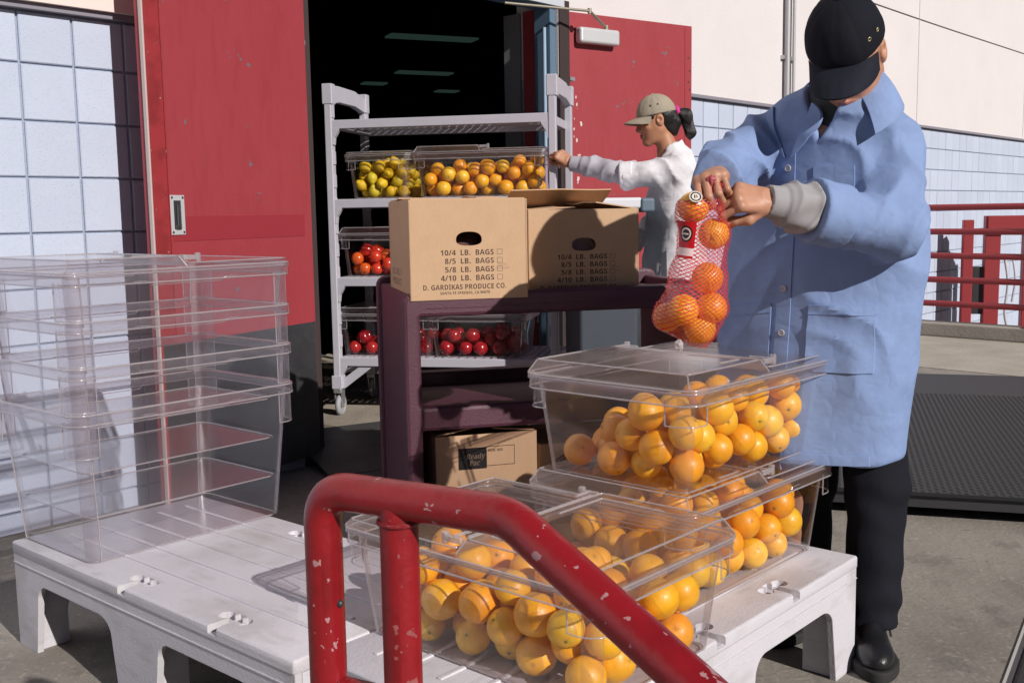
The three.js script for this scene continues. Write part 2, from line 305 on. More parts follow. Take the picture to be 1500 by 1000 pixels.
  part('cable', tube([V(6.4, 3.06, 0.03), V(9.4, 3.045, 0.03), V(12.6, 3.05, 0.03), V(20, 3.06, 0.03)], 0.0045, 40, 6), std({ color: RGB(0.12, 0.11, 0.11) }), wh);
  part('soffit_trim', box(14 + S0 - 0.35, 0.1, 0.06, (S0 - 14) / 2 - 0.17, BAND + 0.05, 0.03), std({ color: RGB(0.74, 0.62, 0.58), roughness: 0.7 }), wh);
}
// door leaves are parts of the building, hinged on its frame
function leaf(w, h) {
  const d = part('door', rbox(w, h - 0.001, 0.045, 0.004, w / 2, h / 2, 0), redDoor, wh);
  return d;
}
{
  // left leaf, swung towards the camera
  const toLocal = (v) => wh.worldToLocal(v.clone()); wh.updateMatrixWorld(true);
  const hinge = toLocal(V(-0.965, 0.06, -5.1)), free = toLocal(V(-1.412, 0.06, -4.185));
  const d = free.clone().sub(hinge), w = Math.hypot(d.x, d.z), L = leaf(w, 2.36);
  L.position.copy(hinge); L.rotation.y = -Math.atan2(d.z, d.x);
  // which side faces the camera: local -z or +z ; the leaf's x runs to the free edge
  const zc = -1;
  part('kick_plate', rbox(w - 0.02, 0.64, 0.004, 0.001, w / 2, 0.325, zc * 0.0255), kickMat, L);
  part('edge_strip', rbox(0.008, 2.36, 0.018, 0.002, w + 0.003, 1.18, -0.014), std({ color: RGB(0.5, 0.42, 0.4), roughness: 0.5 }), L);
  part('face_strip', merge([rbox(0.075, 2.34, 0.003, 0.001, w - 0.042, 1.18, zc * 0.0245), rbox(0.004, 2.34, 0.006, 0.001, w - 0.085, 1.18, zc * 0.0245)]), std({ map: chipped([0.3, 0.03, 0.035], [0.4, 0.36, 0.33], 0.86, 14), roughness: 0.45 }), L);
  part('push_band', rbox(w - 0.16, 0.1, 0.002, 0.0008, w / 2 - 0.02, 1.105, zc * 0.0236), std({ color: RGB(0.28, 0.026, 0.038), roughness: 0.5 }), L);
  const plate = extr([[-0.038, -0.078], [0.038, -0.078], [0.038, 0.078], [-0.038, 0.078]], 0.004, 0.001, [[[-0.022, -0.058], [-0.022, 0.058], [0.022, 0.058], [0.022, -0.058]]]).translate(w - 0.125, 1.16, zc * 0.0285);
  part('pull_plate', plate, alumMat, L);
  part('pull_recess', merge([box(0.046, 0.118, 0.002, w - 0.125, 1.16, zc * 0.0248), bar(V(w - 0.125, 1.115, zc * 0.028), V(w - 0.125, 1.2, zc * 0.028), 0.006), rbox(0.03, 0.02, 0.012, 0.004, w - 0.125, 1.11, zc * 0.027)]), darkSteel, L);
  part('screw', merge([[-0.03, -0.069], [0.03, -0.069], [-0.03, 0.069], [0.03, 0.069]].map(([x, y]) => cyl(0.005, 0.005, 0.003, 10).rotateX(Math.PI / 2).translate(w - 0.125 + x, 1.16 + y, zc * 0.0295))), darkSteel, L);
  // right leaf, folded back near the wall
  const h2 = toLocal(V(0.34, 0.06, -6.6)), f2 = toLocal(V(1.208, 0.06, -7.208));
  const d2 = f2.clone().sub(h2), w2 = Math.hypot(d2.x, d2.z), L2 = leaf(w2, 2.35);
  L2.position.copy(h2); L2.rotation.y = -Math.atan2(d2.z, d2.x);
  part('kick_plate', rbox(w2 - 0.02, 0.64, 0.004, 0.001, w2 / 2, 0.325, 0.0255), kickMat, L2);
  part('edge_strip', merge([rbox(0.06, 2.33, 0.003, 0.001, w2 - 0.035, 1.175, 0.0245)]), std({ color: RGB(0.31, 0.04, 0.05), roughness: 0.45 }), L2);
  const scuff = []; for (let i = 0; i < 26; i++) { const r = rr(0.006, 0.028) * (i < 6 ? 1.4 : 0.7); const g = new THREE.CircleGeometry(r, 9); const p = g.attributes.position; for (let k = 1; k < p.count; k++) { const q = rr(0.6, 1.3); p.setXY(k, p.getX(k) * q * 0.35, p.getY(k) * q * 0.7); } scuff.push(g.translate(0.03 + Math.abs(rr(-0.07, 0.09)), rr(1.0, 1.95), 0.0232)); }
  part('paint_chips', merge(scuff), std({ color: RGB(0.62, 0.5, 0.5), roughness: 0.7 }), L2);
  part('screw', merge([0.03, 0.1, 0.16, 0.2].map((y, i) => cyl(0.006, 0.006, 0.004, 10).rotateX(Math.PI / 2).translate(w2 - 0.035 + (i % 2) * 0.012, 2.18 - y * 1.2, 0.0265))), darkSteel, L2);
  const cl = part('door_closer', rbox(0.315, 0.095, 0.06, 0.018, 0.225, 2.21, 0.058), alumMat, L2);
  // two-piece arm from the closer to the frame
  const A = [V(0.29, 2.27, 0.06), V(0.06, 2.33, 0.18)]; 
  const endL = L2.worldToLocal(wh.localToWorld(V(S1 - 0.62, DH - 0.05, -0.03)));
  wh.updateMatrixWorld(true); const fin = L2.worldToLocal(wh.localToWorld(V(S1 - 0.45, DH - 0.03, 0.0)));
  part('closer_arm', merge([bar(A[0], A[1], 0.009), bar(A[1], fin, 0.008), cyl(0.014, 0.014, 0.05).translate(A[0].x, A[0].y - 0.012, A[0].z), cyl(0.012, 0.012, 0.03).translate(A[1].x, A[1].y, A[1].z)]), std({ color: RGB(0.33, 0.3, 0.24), metalness: 0.6, roughness: 0.45 }), L2);
}
// ceiling lights deep inside
{
  const lightMat = std({ color: RGB(0.3, 0.35, 0.32), emissive: RGB(0.016, 0.03, 0.025), roughness: 0.6 });
  const where = ['nearest the doorway', 'second from the doorway', 'small and above the left post', 'the farthest back'];
  [[-1.15, -16.75, 1.42], [-1.6, -20.8, 1.1], [-2.75, -22.3, 0.5], [-1.35, -23.9, 0.5]].forEach(([x, z, w], i) => {
    const g = thing('ceiling_light', 'dim greenish strip light hanging in the dark warehouse, ' + where[i], 'ceiling light', [x, 3.9, z], 0.42);
    part('diffuser', rbox(w, 0.03, 0.34, 0.01, 0, 0, 0), lightMat, g);
    part('housing', rbox(w + 0.03, 0.07, 0.38, 0.01, 0, 0.052, 0), darkSteel, g);
    part('hanger', merge([bar(V(-w * 0.3, 0.08, 0), V(-w * 0.3, 0.7, 0), 0.008, 6), bar(V(w * 0.3, 0.08, 0), V(w * 0.3, 0.7, 0), 0.008, 6)]), darkSteel, g);
  });
}
// ---------------------------------------------------------------- right side: dock plate, railing, red gate
{
  const g = thing('dock_plate', 'dark diamond tread steel dock plate on the ground behind the man', 'dock plate', [0, 0, 0]);
  // near edge from A to B ; far edge parallel
  const A = V(0.62, 0.112, -4.28), ex = V(0.956, 0, 0.293).normalize(), ez = V(0.293, 0, -0.956).normalize();
  const W = 5.2, D = 2.35, ry = -Math.atan2(ex.z, ex.x);
  g.position.set(A.x, 0, A.z); g.rotation.y = ry;
  part('plate', box(W, 0.014, D, W / 2, 0.105, -D / 2), treadMat, g);
  part('edge_beam', merge([box(W, 0.05, 0.03, W / 2, 0.073, -0.035), box(W, 0.09, 0.04, W / 2, 0.05, -0.32)]), darkSteel, g);
  part('lip', boxUV(box(W, 0.012, 1.5, W / 2, 0, -0.75).rotateX(-0.066).translate(0, 0.1, -D)), std({ color: RGB(0.034, 0.035, 0.04), metalness: 0.2, roughness: 0.65 }), g);
  const lug = new THREE.SphereGeometry(1, 8, 4, 0, 6.283, 0, 1.571).scale(0.012, 0.0028, 0.0042), sp = 0.026;
  const nx = Math.floor(W / sp), nz = Math.floor(D / sp), im = new THREE.InstancedMesh(lug, treadMat, nx * nz), M = new THREE.Matrix4(), e = new THREE.Euler();
  let c = 0; for (let i = 0; i < nx; i++) for (let k = 0; k < nz; k++) { M.makeRotationFromEuler(e.set(0, (i + k) % 2 ? 0.78 : -0.78, 0)); M.setPosition((i + 0.5) * sp, 0.112, -(k + 0.5) * sp); im.setMatrixAt(c++, M); }
  im.name = 'tread_lugs'; im.userData.kind = 'stuff'; shade(im); g.add(im);
}
{
  const g = thing('pipe_railing', 'red steel pipe railing with five bars along the dock curb', 'railing');
  const base = CP.clone().addScaledVector(CQ, 0).add(V(0.05, 0, -0.05));
  const P = (k, y) => base.clone().addScaledVector(CQ, k).setY(y);
  for (let i = 0; i < 5; i++) part('rail', bar(P(-2.2, 1.195 - i * 0.222), P(9, 1.195 - i * 0.222), 0.029, 14), fenceRed, g);
  for (const k of [-2.2, 0.93, 4.0, 7.0, 9]) part('post', merge([bar(P(k, 0.13), P(k, 1.2), 0.034, 14), cyl(0.07, 0.07, 0.012).translate(P(k, 0).x, 0.138, P(k, 0).z)]), fenceRed, g);
}
{
  const gx = 5.05, gz = -11.15; const g = thing('lift_gate', 'red steel lift frame with pillars standing beyond the pipe railing', 'lift frame', [gx, -1.3, gz], -0.25);
  const H = 2.4; part('pillar', rbox(0.1, H - 0.04, 0.14, 0.008, -0.24, H / 2 - 0.02, 0), fenceRed, g); part('pillar', rbox(0.15, H, 0.16, 0.008, 0.0, H / 2, -0.02), fenceRed, g); part('pillar', rbox(0.07, H, 0.14, 0.008, 0.33, H / 2, 0), fenceRed, g); part('pillar', rbox(0.06, H, 0.14, 0.008, 0.62, H / 2, 0), fenceRed, g);
  part('beam', rbox(0.72, 0.2, 0.1, 0.008, 0.3, H - 0.1, 0.03), fenceRed, g); part('beam', rbox(0.3, 0.06, 0.06, 0.008, -0.12, 1.25, 0.03), fenceRed, g);
  part('panel', rbox(0.22, 1.2, 0.04, 0.006, 0.48, 1.25, -0.1), std({ color: RGB(0.03, 0.05, 0.12), roughness: 0.4 }), g);
  parts('bracket', [box(0.12, 0.5, 0.05, -0.12, 1.62, 0), box(0.1, 0.12, 0.06, -0.12, 1.0, 0.03)], darkSteel, g);
  parts('hose', [tube([V(0.12, 2.0, 0.02), V(0.16, 1.7, 0.04), V(0.14, 1.4, 0.04), V(0.18, 1.2, 0.02)], 0.014, 24, 8), tube([V(0.2, 2.0, 0), V(0.23, 1.75, 0.04), V(0.21, 1.5, 0.02)], 0.012, 24, 8)], std({ color: RGB(0.5, 0.5, 0.52), roughness: 0.5 }), g);
}
// pale painted edge line and black mat at the lower right
{
  const m = struct('ground_line', box(0.02, 0.004, 3.2), std({ color: RGB(0.5, 0.48, 0.45), roughness: 0.8 })); m.position.set(1.32, 0.0022, -2.69); m.rotation.y = -0.56;
  const k = solo('floor_mat', rbox(0.9, 0.018, 3.2, 0.004), std({ color: RGB(0.028, 0.028, 0.03), roughness: 0.7, bumpMap: blockBump, bumpScale: 0.002 }), 'black rubber mat on the concrete at the lower right corner', 'mat'); k.position.set(1.72, 0.01, -2.44); k.rotation.y = -0.56;
}

// ---------------------------------------------------------------- dunnage racks
const RO = V(-1.433, 0, -2.929), RA = V(0.751, 0, 0.66), RB = V(0.66, 0, -0.751); // rack frame: corner, along, across
const rackPt = (a, b, y) => RO.clone().addScaledVector(RA, a).addScaledVector(RB, b).setY(y);
function makeRack(name, label, L, D, origin, turn, notches) { // local x along the length, z across; origin at the corner x=0,z=0 ; z runs away from viewer-left side
  const g = thing(name, label, 'dunnage rack', [origin.x, 0, origin.z], turn, undefined), H = 0.305, T = 0.034;
  const ev = new Evaluator(); ev.attributes = ['position', 'normal'];
  const clean = q => { q = q.index ? q.toNonIndexed() : q.clone(); for (const k of Object.keys(q.attributes)) if (k !== 'position' && k !== 'normal') q.deleteAttribute(k); return q; };
  let top = new Brush(clean(new RoundedBoxGeometry(L, T, D, 3, 0.007))); top.position.set(L / 2, H - T / 2, -D / 2); top.updateMatrixWorld();
  const cut = q => { const b = new Brush(clean(q)); b.updateMatrixWorld(); const r = ev.evaluate(top, b, SUBTRACTION); top = r; top.updateMatrixWorld(); };
  for (const [x, z, ang] of notches) { // keyhole connector sockets
    const M = new THREE.Matrix4().makeRotationY(ang).setPosition(x, H, z);
    for (const sx of [-1, 1]) cut(cyl(0.021, 0.019, 0.03, 18).translate(sx * 0.034, 0, -0.062).applyMatrix4(M));
    cut(new THREE.BoxGeometry(0.026, 0.026, 0.09).translate(0, 0, -0.04).applyMatrix4(M)); cut(new THREE.BoxGeometry(0.07, 0.022, 0.018).translate(0, 0, -0.062).applyMatrix4(M));
    const s = new THREE.Shape([[-0.024, 0.03], [0.024, 0.03], [0.013, -0.022], [-0.013, -0.022]].map(p => new THREE.Vector2(...p)));
    cut(new THREE.ExtrudeGeometry(s, { depth: 0.03, bevelEnabled: false }).rotateX(Math.PI / 2).translate(0, 0.01, 0).applyMatrix4(M));
  }
  const tg = clean(top.geometry); tg.applyMatrix4(top.matrix); part('deck', boxUV(toCreasedNormals(tg, 0.5)), rackMat, g);
  // moulded ribs of the deck, along the length
  for (const z of [0.135, 0.228, 0.322, 0.415, 0.508]) part('rib', rbox(L - 0.16, 0.006, 0.012, 0.0025, L / 2, H + 0.001, -z), rackMat, g);
  // side skirts with legs
  const arch = (x0, x1, h) => { const p = [[x0 - 0.008, -0.01]]; const r = 0.05, up = 0.018; for (let i = 0; i <= 8; i++) { const a = Math.PI - i / 8 * Math.PI / 2; p.push([x0 + up + r + r * Math.cos(a), h - r + r * Math.sin(a)]); } for (let i = 0; i <= 8; i++) { const a = Math.PI / 2 - i / 8 * Math.PI / 2; p.push([x1 - up - r * 1.3 + r * 1.3 * Math.cos(a), h - r + r * Math.sin(a)]); } p.push([x1 + 0.008, -0.01]); return p; };
  const skirt = (w, opens) => { const p = [[0, 0]]; for (const [a, b] of opens) { const q = arch(a, b, 0.205); q[0][1] = 0; q[q.length - 1][1] = 0; p.push(...q); } p.push([w, 0], [w, H - T + 0.012], [0, H - T + 0.012]); return p; };
  const two = w => [[0.115, w * 0.43], [w * 0.57, w - 0.115]], one = w => [[0.11, w - 0.11]];
  const th = 0.018, ins = 0.003;
  part('skirt', extr(skirt(L - 2 * ins, two(L - 2 * ins)), th - 0.004, 0.002).translate(ins, 0.001, -th - ins + 0.002), rackMat, g);
  part('skirt', extr(skirt(L - 2 * ins, two(L - 2 * ins)), th - 0.004, 0.002).translate(ins, 0.001, -D + ins + 0.002), rackMat, g);
  part('skirt', extr(skirt(D - 0.05, one(D - 0.05)), th - 0.004, 0.002).rotateY(-Math.PI / 2).translate(L - ins - 0.002, 0.001, -D + 0.025), rackMat, g);
  part('skirt', extr(skirt(D - 0.05, one(D - 0.05)), th - 0.004, 0.002).rotateY(-Math.PI / 2).translate(th + ins - 0.002, 0.001, -D + 0.025), rackMat, g);
  // inner faces of the hollow legs
  for (const [x, sx] of [[0.105, 1], [L * 0.435, -1], [L * 0.565, 1], [L - 0.105, -1]]) for (const z of [-0.06, -D + 0.06]) part('leg_web', box(0.014, 0.262, 0.085, x - sx * 0.012, 0.133, z), rackMat, g);
  part('seam', merge([box(L - 0.004, 0.003, 0.003, L / 2, H - T - 0.026, -0.0022), box(L - 0.004, 0.003, 0.003, L / 2, H - T - 0.026, -D + 0.0022)]), rackMat, g);
  return g;
}
const rackTurn = Math.atan2(-RA.z, RA.x); // local x along RA
{
  makeRack('dunnage_rack', 'low pale grey plastic rack under the stack of empty clear boxes', 1.3, 0.615, rackPt(0, 0, 0), rackTurn, [[0.609, 0, 0], [1.005, 0, 0], [0.615, -0.615, Math.PI]]);
  // second rack stands across the end of the first: its length runs along RB
  const o = rackPt(1.914, 0.048, 0);
  makeRack('dunnage_rack', 'low white plastic rack carrying the three clear boxes of oranges', 1.3, 0.609, o, Math.atan2(-RB.z, RB.x), [[0.602, 0, 0], [0.95, 0, 0]]);
}
// ---------------------------------------------------------------- clear boxes and lids
// local frame: base centre at the origin, x along the length
function makeBox(name, label, pos, turn, { L = 0.607, W = 0.396, h = 0.231, grow = 0.024, flange = 0.022, lug = 0.055, nested = 0, mat = pane, group, big = 1, category = 'clear box', wall0 = 0 }) {
  const g = thing(name, label, category, [pos.x, pos.y, pos.z], turn, group), hx = L / 2, hz = W / 2, R = 0.03;
  const at = (y, off = 0, r = R) => { const k = grow * y / h; return { hx: hx + k + off, hz: hz + k + off, r: r + off, y }; };
  // walls (the nested ones show their upper belt), floor
  const y0 = wall0;
  part('wall', loft(y0 > 0 ? [at(y0), at(h)] : [{ ...at(0, -0.006), y: 0.001 }, at(0.006), at(h)]), mat, g);
  part('floor', rrPlate(hx - 0.007, hz - 0.007, R - 0.007, 0.002), mat, g);
  part('base_edge', tube(rrect(hx - 0.003, hz - 0.003, R - 0.003, 4).map(([x, z]) => V(x, 0.004, z)), 0.0022, 120, 6, true, 0.1), bead, g);
  // rim: flange, turned down lip, edge beads
  const t = at(h);
  part('rim', loft([t, { ...at(h, 0.003), y: h + 0.004 }, { ...at(h, flange), y: h + 0.004 }, { ...at(h, flange + 0.001), y: h - 0.022 }], 0.3), paneRough, g);
  part('rim_edge', tube(rrect(t.hx + flange, t.hz + flange, R + flange, 4).map(([x, z]) => V(x, h + 0.004, z)), 0.0026, 140, 7, true, 0.1), bead, g);
  part('rim_edge', tube(rrect(t.hx + flange + 0.001, t.hz + flange + 0.001, R + flange, 4).map(([x, z]) => V(x, h - 0.022, z)), 0.0024, 140, 6, true, 0.1), bead, g);
  // thicker moulded corners of the walls
  for (const sx of [-1, 1]) for (const sz of [-1, 1]) {
    const pos = [], N = 7, P = (y, a) => { const k = grow * y / h + 0.0012; return [sx * (hx + k - R + R * Math.cos(a)), y, sz * (hz + k - R + R * Math.sin(a))]; };
    const ys = Math.max(y0, 0.004); for (let i = 0; i < N; i++) { const a = i / N * Math.PI / 2, b = (i + 1) / N * Math.PI / 2; pos.push(...P(ys, a), ...P(h, a), ...P(h, b), ...P(ys, a), ...P(h, b), ...P(ys, b)); }
    const q = new THREE.BufferGeometry(); q.setAttribute('position', new THREE.Float32BufferAttribute(pos, 3)); part('corner', boxUV(toCreasedNormals(q, 0.8)), paneRough, g);
    if (mat === paneWorn) part('corner_edge', bar(V(...P(ys, sx * sz > 0 ? 0 : 1.57)), V(...P(h, sx * sz > 0 ? 0 : 1.57)), 0.0022, 6), bead, g);
  }
  // stepped hand grips below the rim on the long sides
  for (const s of [-1, 1]) part('grip_edge', tube([V(-0.16, h - 0.018, 0), V(-0.12, h - 0.018, 0), V(-0.112, h - 0.029, 0), V(0.112, h - 0.029, 0), V(0.12, h - 0.018, 0), V(0.16, h - 0.018, 0)].map(p => p.setZ(s * (t.hz + 0.012))), 0.0014, 40, 5, false, 0), bead, g);
  // corner guards
  for (const sx of [-1, 1]) for (const sz of [-1, 1]) {
    const P = rrect(1e-4 + 0, 1e-4, 1e-4, 6); const cx = sx * (t.hx - R), cz = sz * (t.hz - R), rad = R + flange - 0.006, arc = [];
    for (let i = 0; i <= 8; i++) { const a = i / 8 * Math.PI / 2; arc.push([cx + sx * rad * Math.cos(a), cz + sz * rad * Math.sin(a)]); }
    arc.unshift([arc[0][0], cz - sz * 0.02]); arc.push([cx - sx * 0.02, arc[arc.length - 1][1]]);
    const pos = []; for (let i = 0; i + 1 < arc.length; i++) { const [a, b] = [arc[i], arc[i + 1]], y1 = h - 0.014, y2 = h - 0.014 - lug; pos.push(a[0], y1, a[1], b[0], y1, b[1], b[0], y2, b[1], a[0], y1, a[1], b[0], y2, b[1], a[0], y2, a[1]); }
    const q = new THREE.BufferGeometry(); q.setAttribute('position', new THREE.Float32BufferAttribute(pos, 3));
    part('corner_guard', boxUV(toCreasedNormals(q, 0.8)), mat === paneWorn ? paneRough : pane, g);
    const yb = h - 0.014 - lug, e = [V(arc[0][0], h - 0.014, arc[0][1]), V(arc[0][0], yb, arc[0][1]), ...arc.map(([x, z]) => V(x, yb, z)), V(arc[arc.length - 1][0], yb, arc[arc.length - 1][1]), V(arc[arc.length - 1][0], h - 0.014, arc[arc.length - 1][1])];
    part('guard_edge', tube(e, 0.0018, 60, 6, false, 0.05), bead, g);
  }
  return g;
}
// lid; the half towards `near` (+1/-1 along x) is raised, the other is a sunken panel with hinge hooks
function makeLid(label, pos, turn, { L = 0.607, W = 0.396, grow = 0.024, flange = 0.022, near = -1, mat = paneLid, group }) {
  const g = thing('box_lid', label, 'clear lid', [pos.x, pos.y, pos.z], turn, group), R = 0.03;
  const hx = L / 2 + grow + flange + 0.003, hz = W / 2 + grow + flange + 0.003, r = R + flange;
  const row = (o, y) => ({ hx: hx - o, hz: hz - o, r: Math.max(0.012, r - o), y });
  part('lid_rim', loft([row(-0.001, -0.008), row(0, 0.004), row(0.014, 0.006), row(0.016, 0.007)], 0.3), paneRough, g);
  part('lid_edge', tube(rrect(hx, hz, r, 4).map(([x, z]) => V(x, 0.004, z)), 0.0026, 140, 7, true, 0.1), bead, g);
  // raised half: bevelled skirt and top panel
  const a = 0.016, H = 0.036, half = (o) => hx - o;
  const panel = (x0, x1, o0, y0, o1, y1, capMat, cap = true) => { // frustum between x0..x1 (local x), z symmetrical
    const z0 = hz - o0, z1 = hz - o1, dx = o1 - o0, gg = [];
    const q = (A, B, C, D) => { const p = []; for (const v of [A, B, C, A, C, D]) p.push(...v); const b = new THREE.BufferGeometry(); b.setAttribute('position', new THREE.Float32BufferAttribute(p, 3)); b.computeVertexNormals(); gg.push(boxUV(b)); };
    const b = [[x0, y0, -z0], [x1, y0, -z0], [x1, y0, z0], [x0, y0, z0]], t = [[x0 + dx, y1, -z1], [x1 - dx, y1, -z1], [x1 - dx, y1, z1], [x0 + dx, y1, z1]];
    for (let i = 0; i < 4; i++) { const j = (i + 1) % 4; q(b[i], t[i], t[j], b[j]); }
    if (cap) q(t[0], t[3], t[2], t[1]);
    return { gg, b, t };
  };
  const rx = near > 0 ? [-0.004, hx - a] : [-(hx - a), 0.004], sx = near > 0 ? [-(hx - a), -0.006] : [0.006, hx - a];
  const up = panel(rx[0], rx[1], a, 0.007, a + 0.016, H);
  part('raised_skirt', merge(up.gg.slice(0, 4)), paneRough, g); part('raised_panel', up.gg[4], mat, g);
  const loopEdge = (pts, rad, closed = true) => tube(pts.map(p => V(...p)), rad, 100, 6, closed, 0.02);
  part('panel_edge', loopEdge(up.t, 0.0024), bead, g);
  for (let i = 0; i < 4; i++) part('skirt_edge', bar(V(...up.b[i]), V(...up.t[i]), 0.0022, 6), bead, g);
  // sunken half
  const dn = panel(sx[0], sx[1], a, 0.007, a + 0.006, 0.016);
  part('sunken_panel', merge(dn.gg), mat, g); part('panel_edge', loopEdge(dn.t, 0.0022), bead, g);
  // ridge rectangle moulded into the raised panel, split in the middle like a finger pull
  const zx = hz - 0.07, xm = (rx[0] + rx[1]) / 2, xl = (rx[1] - rx[0]) / 2 - 0.045;
  const ridge = (p) => tube(p.map(([x, z]) => V(x, H + 0.001, z)), 0.0024, 60, 7, false, 0.05);
  part('ridge', ridge([[xm + xl * 0.3, -zx], [xm - near * xl, -zx], [xm - near * xl, -0.03]]), bead, g);
  part('ridge', ridge([[xm + xl * 0.3, zx], [xm - near * xl, zx], [xm - near * xl, 0.03]]), bead, g);
  // hinge hooks at the step
  for (const z of [-1, 1]) {
    const hz2 = z * (hz - 0.03), x = near * -0.004;
    part('hinge_hook', merge([rbox(0.05, 0.014, 0.012, 0.004, x - near * 0.02, 0.03, hz2), rbox(0.014, 0.026, 0.014, 0.004, x - near * 0.042, 0.03, hz2), bar(V(x - near * 0.02, 0.034, hz2), V(x - near * 0.02, 0.034, hz2 - z * 0.05), 0.004, 8)]), bead, g);
  }
  part('hinge_bar', bar(V(-near * 0.004, 0.032, -hz + 0.05), V(-near * 0.004, 0.032, hz - 0.05), 0.0035, 8), bead, g);
  return g;
}
const yawPos = (x, z, yaw, L, W) => V(x + Math.cos(yaw) * L / 2 - Math.sin(yaw) * W / 2, 0, z - Math.sin(yaw) * L / 2 - Math.cos(yaw) * W / 2);
const RACKTOP = 0.305;
// right hand stack of two, and the front box
const Y1 = 0.8243, C1 = yawPos(0.376, -2.284, Y1, 0.607, 0.396);
makeBox('clear_food_box', 'clear box of oranges on the rack beneath another clear box', C1.clone().setY(RACKTOP + 0.001), Y1, {});
makeLid('clear lid closed on the lower box of oranges under the upper box', C1.clone().setY(RACKTOP + 0.24), Y1, { near: -1 });
makeBox('clear_food_box', 'clear box of oranges on top of the right stack below the net bag', C1.clone().setY(0.5775), Y1, {});
makeLid('clear lid closed on the top box of oranges beside the man in blue', C1.clone().setY(0.5775 + 0.239), Y1, { near: -1 });
const Y2 = 0.8351, T2 = Y2 - Math.PI / 2;
const C2 = V(0.1345 - Math.sin(Y2) * 0.607 / 2 + Math.cos(Y2) * 0.396 / 2, 0, -1.8087 - Math.cos(Y2) * 0.607 / 2 - Math.sin(Y2) * 0.396 / 2);
makeBox('clear_food_box', 'clear box of oranges on the rack right behind the red handrail', C2.clone().setY(RACKTOP + 0.001), T2, {});
makeLid('clear lid closed on the box of oranges behind the red handrail', C2.clone().setY(RACKTOP + 0.24), T2, { near: 1 });
// left stack of four empties
const Y3 = 0.856, C3 = yawPos(-1.1134, -2.6963, Y3, 0.607, 0.396);
{
  const hs = [0.306, 0.425, 0.543, 0.661], w = ['lowest in the stack of four, standing on the rack', 'second from below in the stack of four', 'third from below in the stack of four', 'topmost in the stack of four'];
  hs.forEach((y, i) => makeBox('clear_food_box', 'deep empty clear box, ' + w[i], C3.clone().setY(y), Y3, { h: 0.4, grow: 0.03, flange: 0.02, lug: 0.095, mat: paneWorn, wall0: i ? 0.272 : 0 }));
  makeLid('clear lid on top of the stack of four empty boxes', C3.clone().setY(0.661 + 0.408), Y3, { near: -1, grow: 0.03, flange: 0.02, mat: paneWorn });
}
// ---------------------------------------------------------------- fruit
const sph = (r, w = 26, h = 18) => new THREE.SphereGeometry(r, w, h);
const peelBump = tex(512, 1, (u, v) => { const p = vnoise(u * 64, v * 64, 64, 5); return 0.5 + 0.3 * vnoise(u * 128, v * 128, 128, 8) - (p < 0.3 ? 0.35 * (1 - p / 0.3) : 0); }, false); peelBump.repeat.set(2, 1);
const orangeMats = [[0.96, 0.49, 0.012], [0.95, 0.44, 0.012], [0.97, 0.57, 0.03], [0.93, 0.39, 0.014]].map(c => new THREE.MeshPhysicalMaterial({ map: tex(128, 1, (u, v) => mixc(c, c.map((x, i) => x * [0.9, 0.82, 0.8][i]), sst(0.35, 0.7, fbm(u, v, 5, 4, c[1] * 100 | 0)))), vertexColors: true, bumpMap: peelBump, bumpScale: 0.0011, roughness: 0.34, clearcoat: 0.25, clearcoatRoughness: 0.3 }));
function fruitGeo(shape, stem, sc) { // shape(dir)->radius ; vertex colour paints the stem scar
  const g = sph(1, 28, 20), p = g.attributes.position, col = new Float32Array(p.count * 3), v = V(0, 0, 0);
  for (let i = 0; i < p.count; i++) { v.fromBufferAttribute(p, i).normalize(); const [r, c] = shape(v); p.setXYZ(i, v.x * r, v.y * r, v.z * r); col.set(c, i * 3); }
  g.setAttribute('color', new THREE.BufferAttribute(col, 3)); const u = g.attributes.uv.clone(); g.deleteAttribute('uv'); g.setAttribute('uv', u);
  g.computeVertexNormals(); return g;
}
const orangeGeos = [1, 2, 3].map(s => fruitGeo(v => {
  const top = Math.acos(Math.min(1, v.y)), bot = Math.acos(Math.min(1, -v.y));
  const r = 1 + 0.018 * n3(v.x * 1.6 + s * 9, v.y * 1.6, v.z * 1.6) - 0.05 * Math.exp(-((top / 0.16) ** 2)) - 0.025 * Math.exp(-((bot / 0.2) ** 2));
  return [r, top < 0.13 ? [0.35, 0.5, 3] : bot < 0.1 ? [0.6, 0.55, 1.5] : [1, 1, 1]];
}));
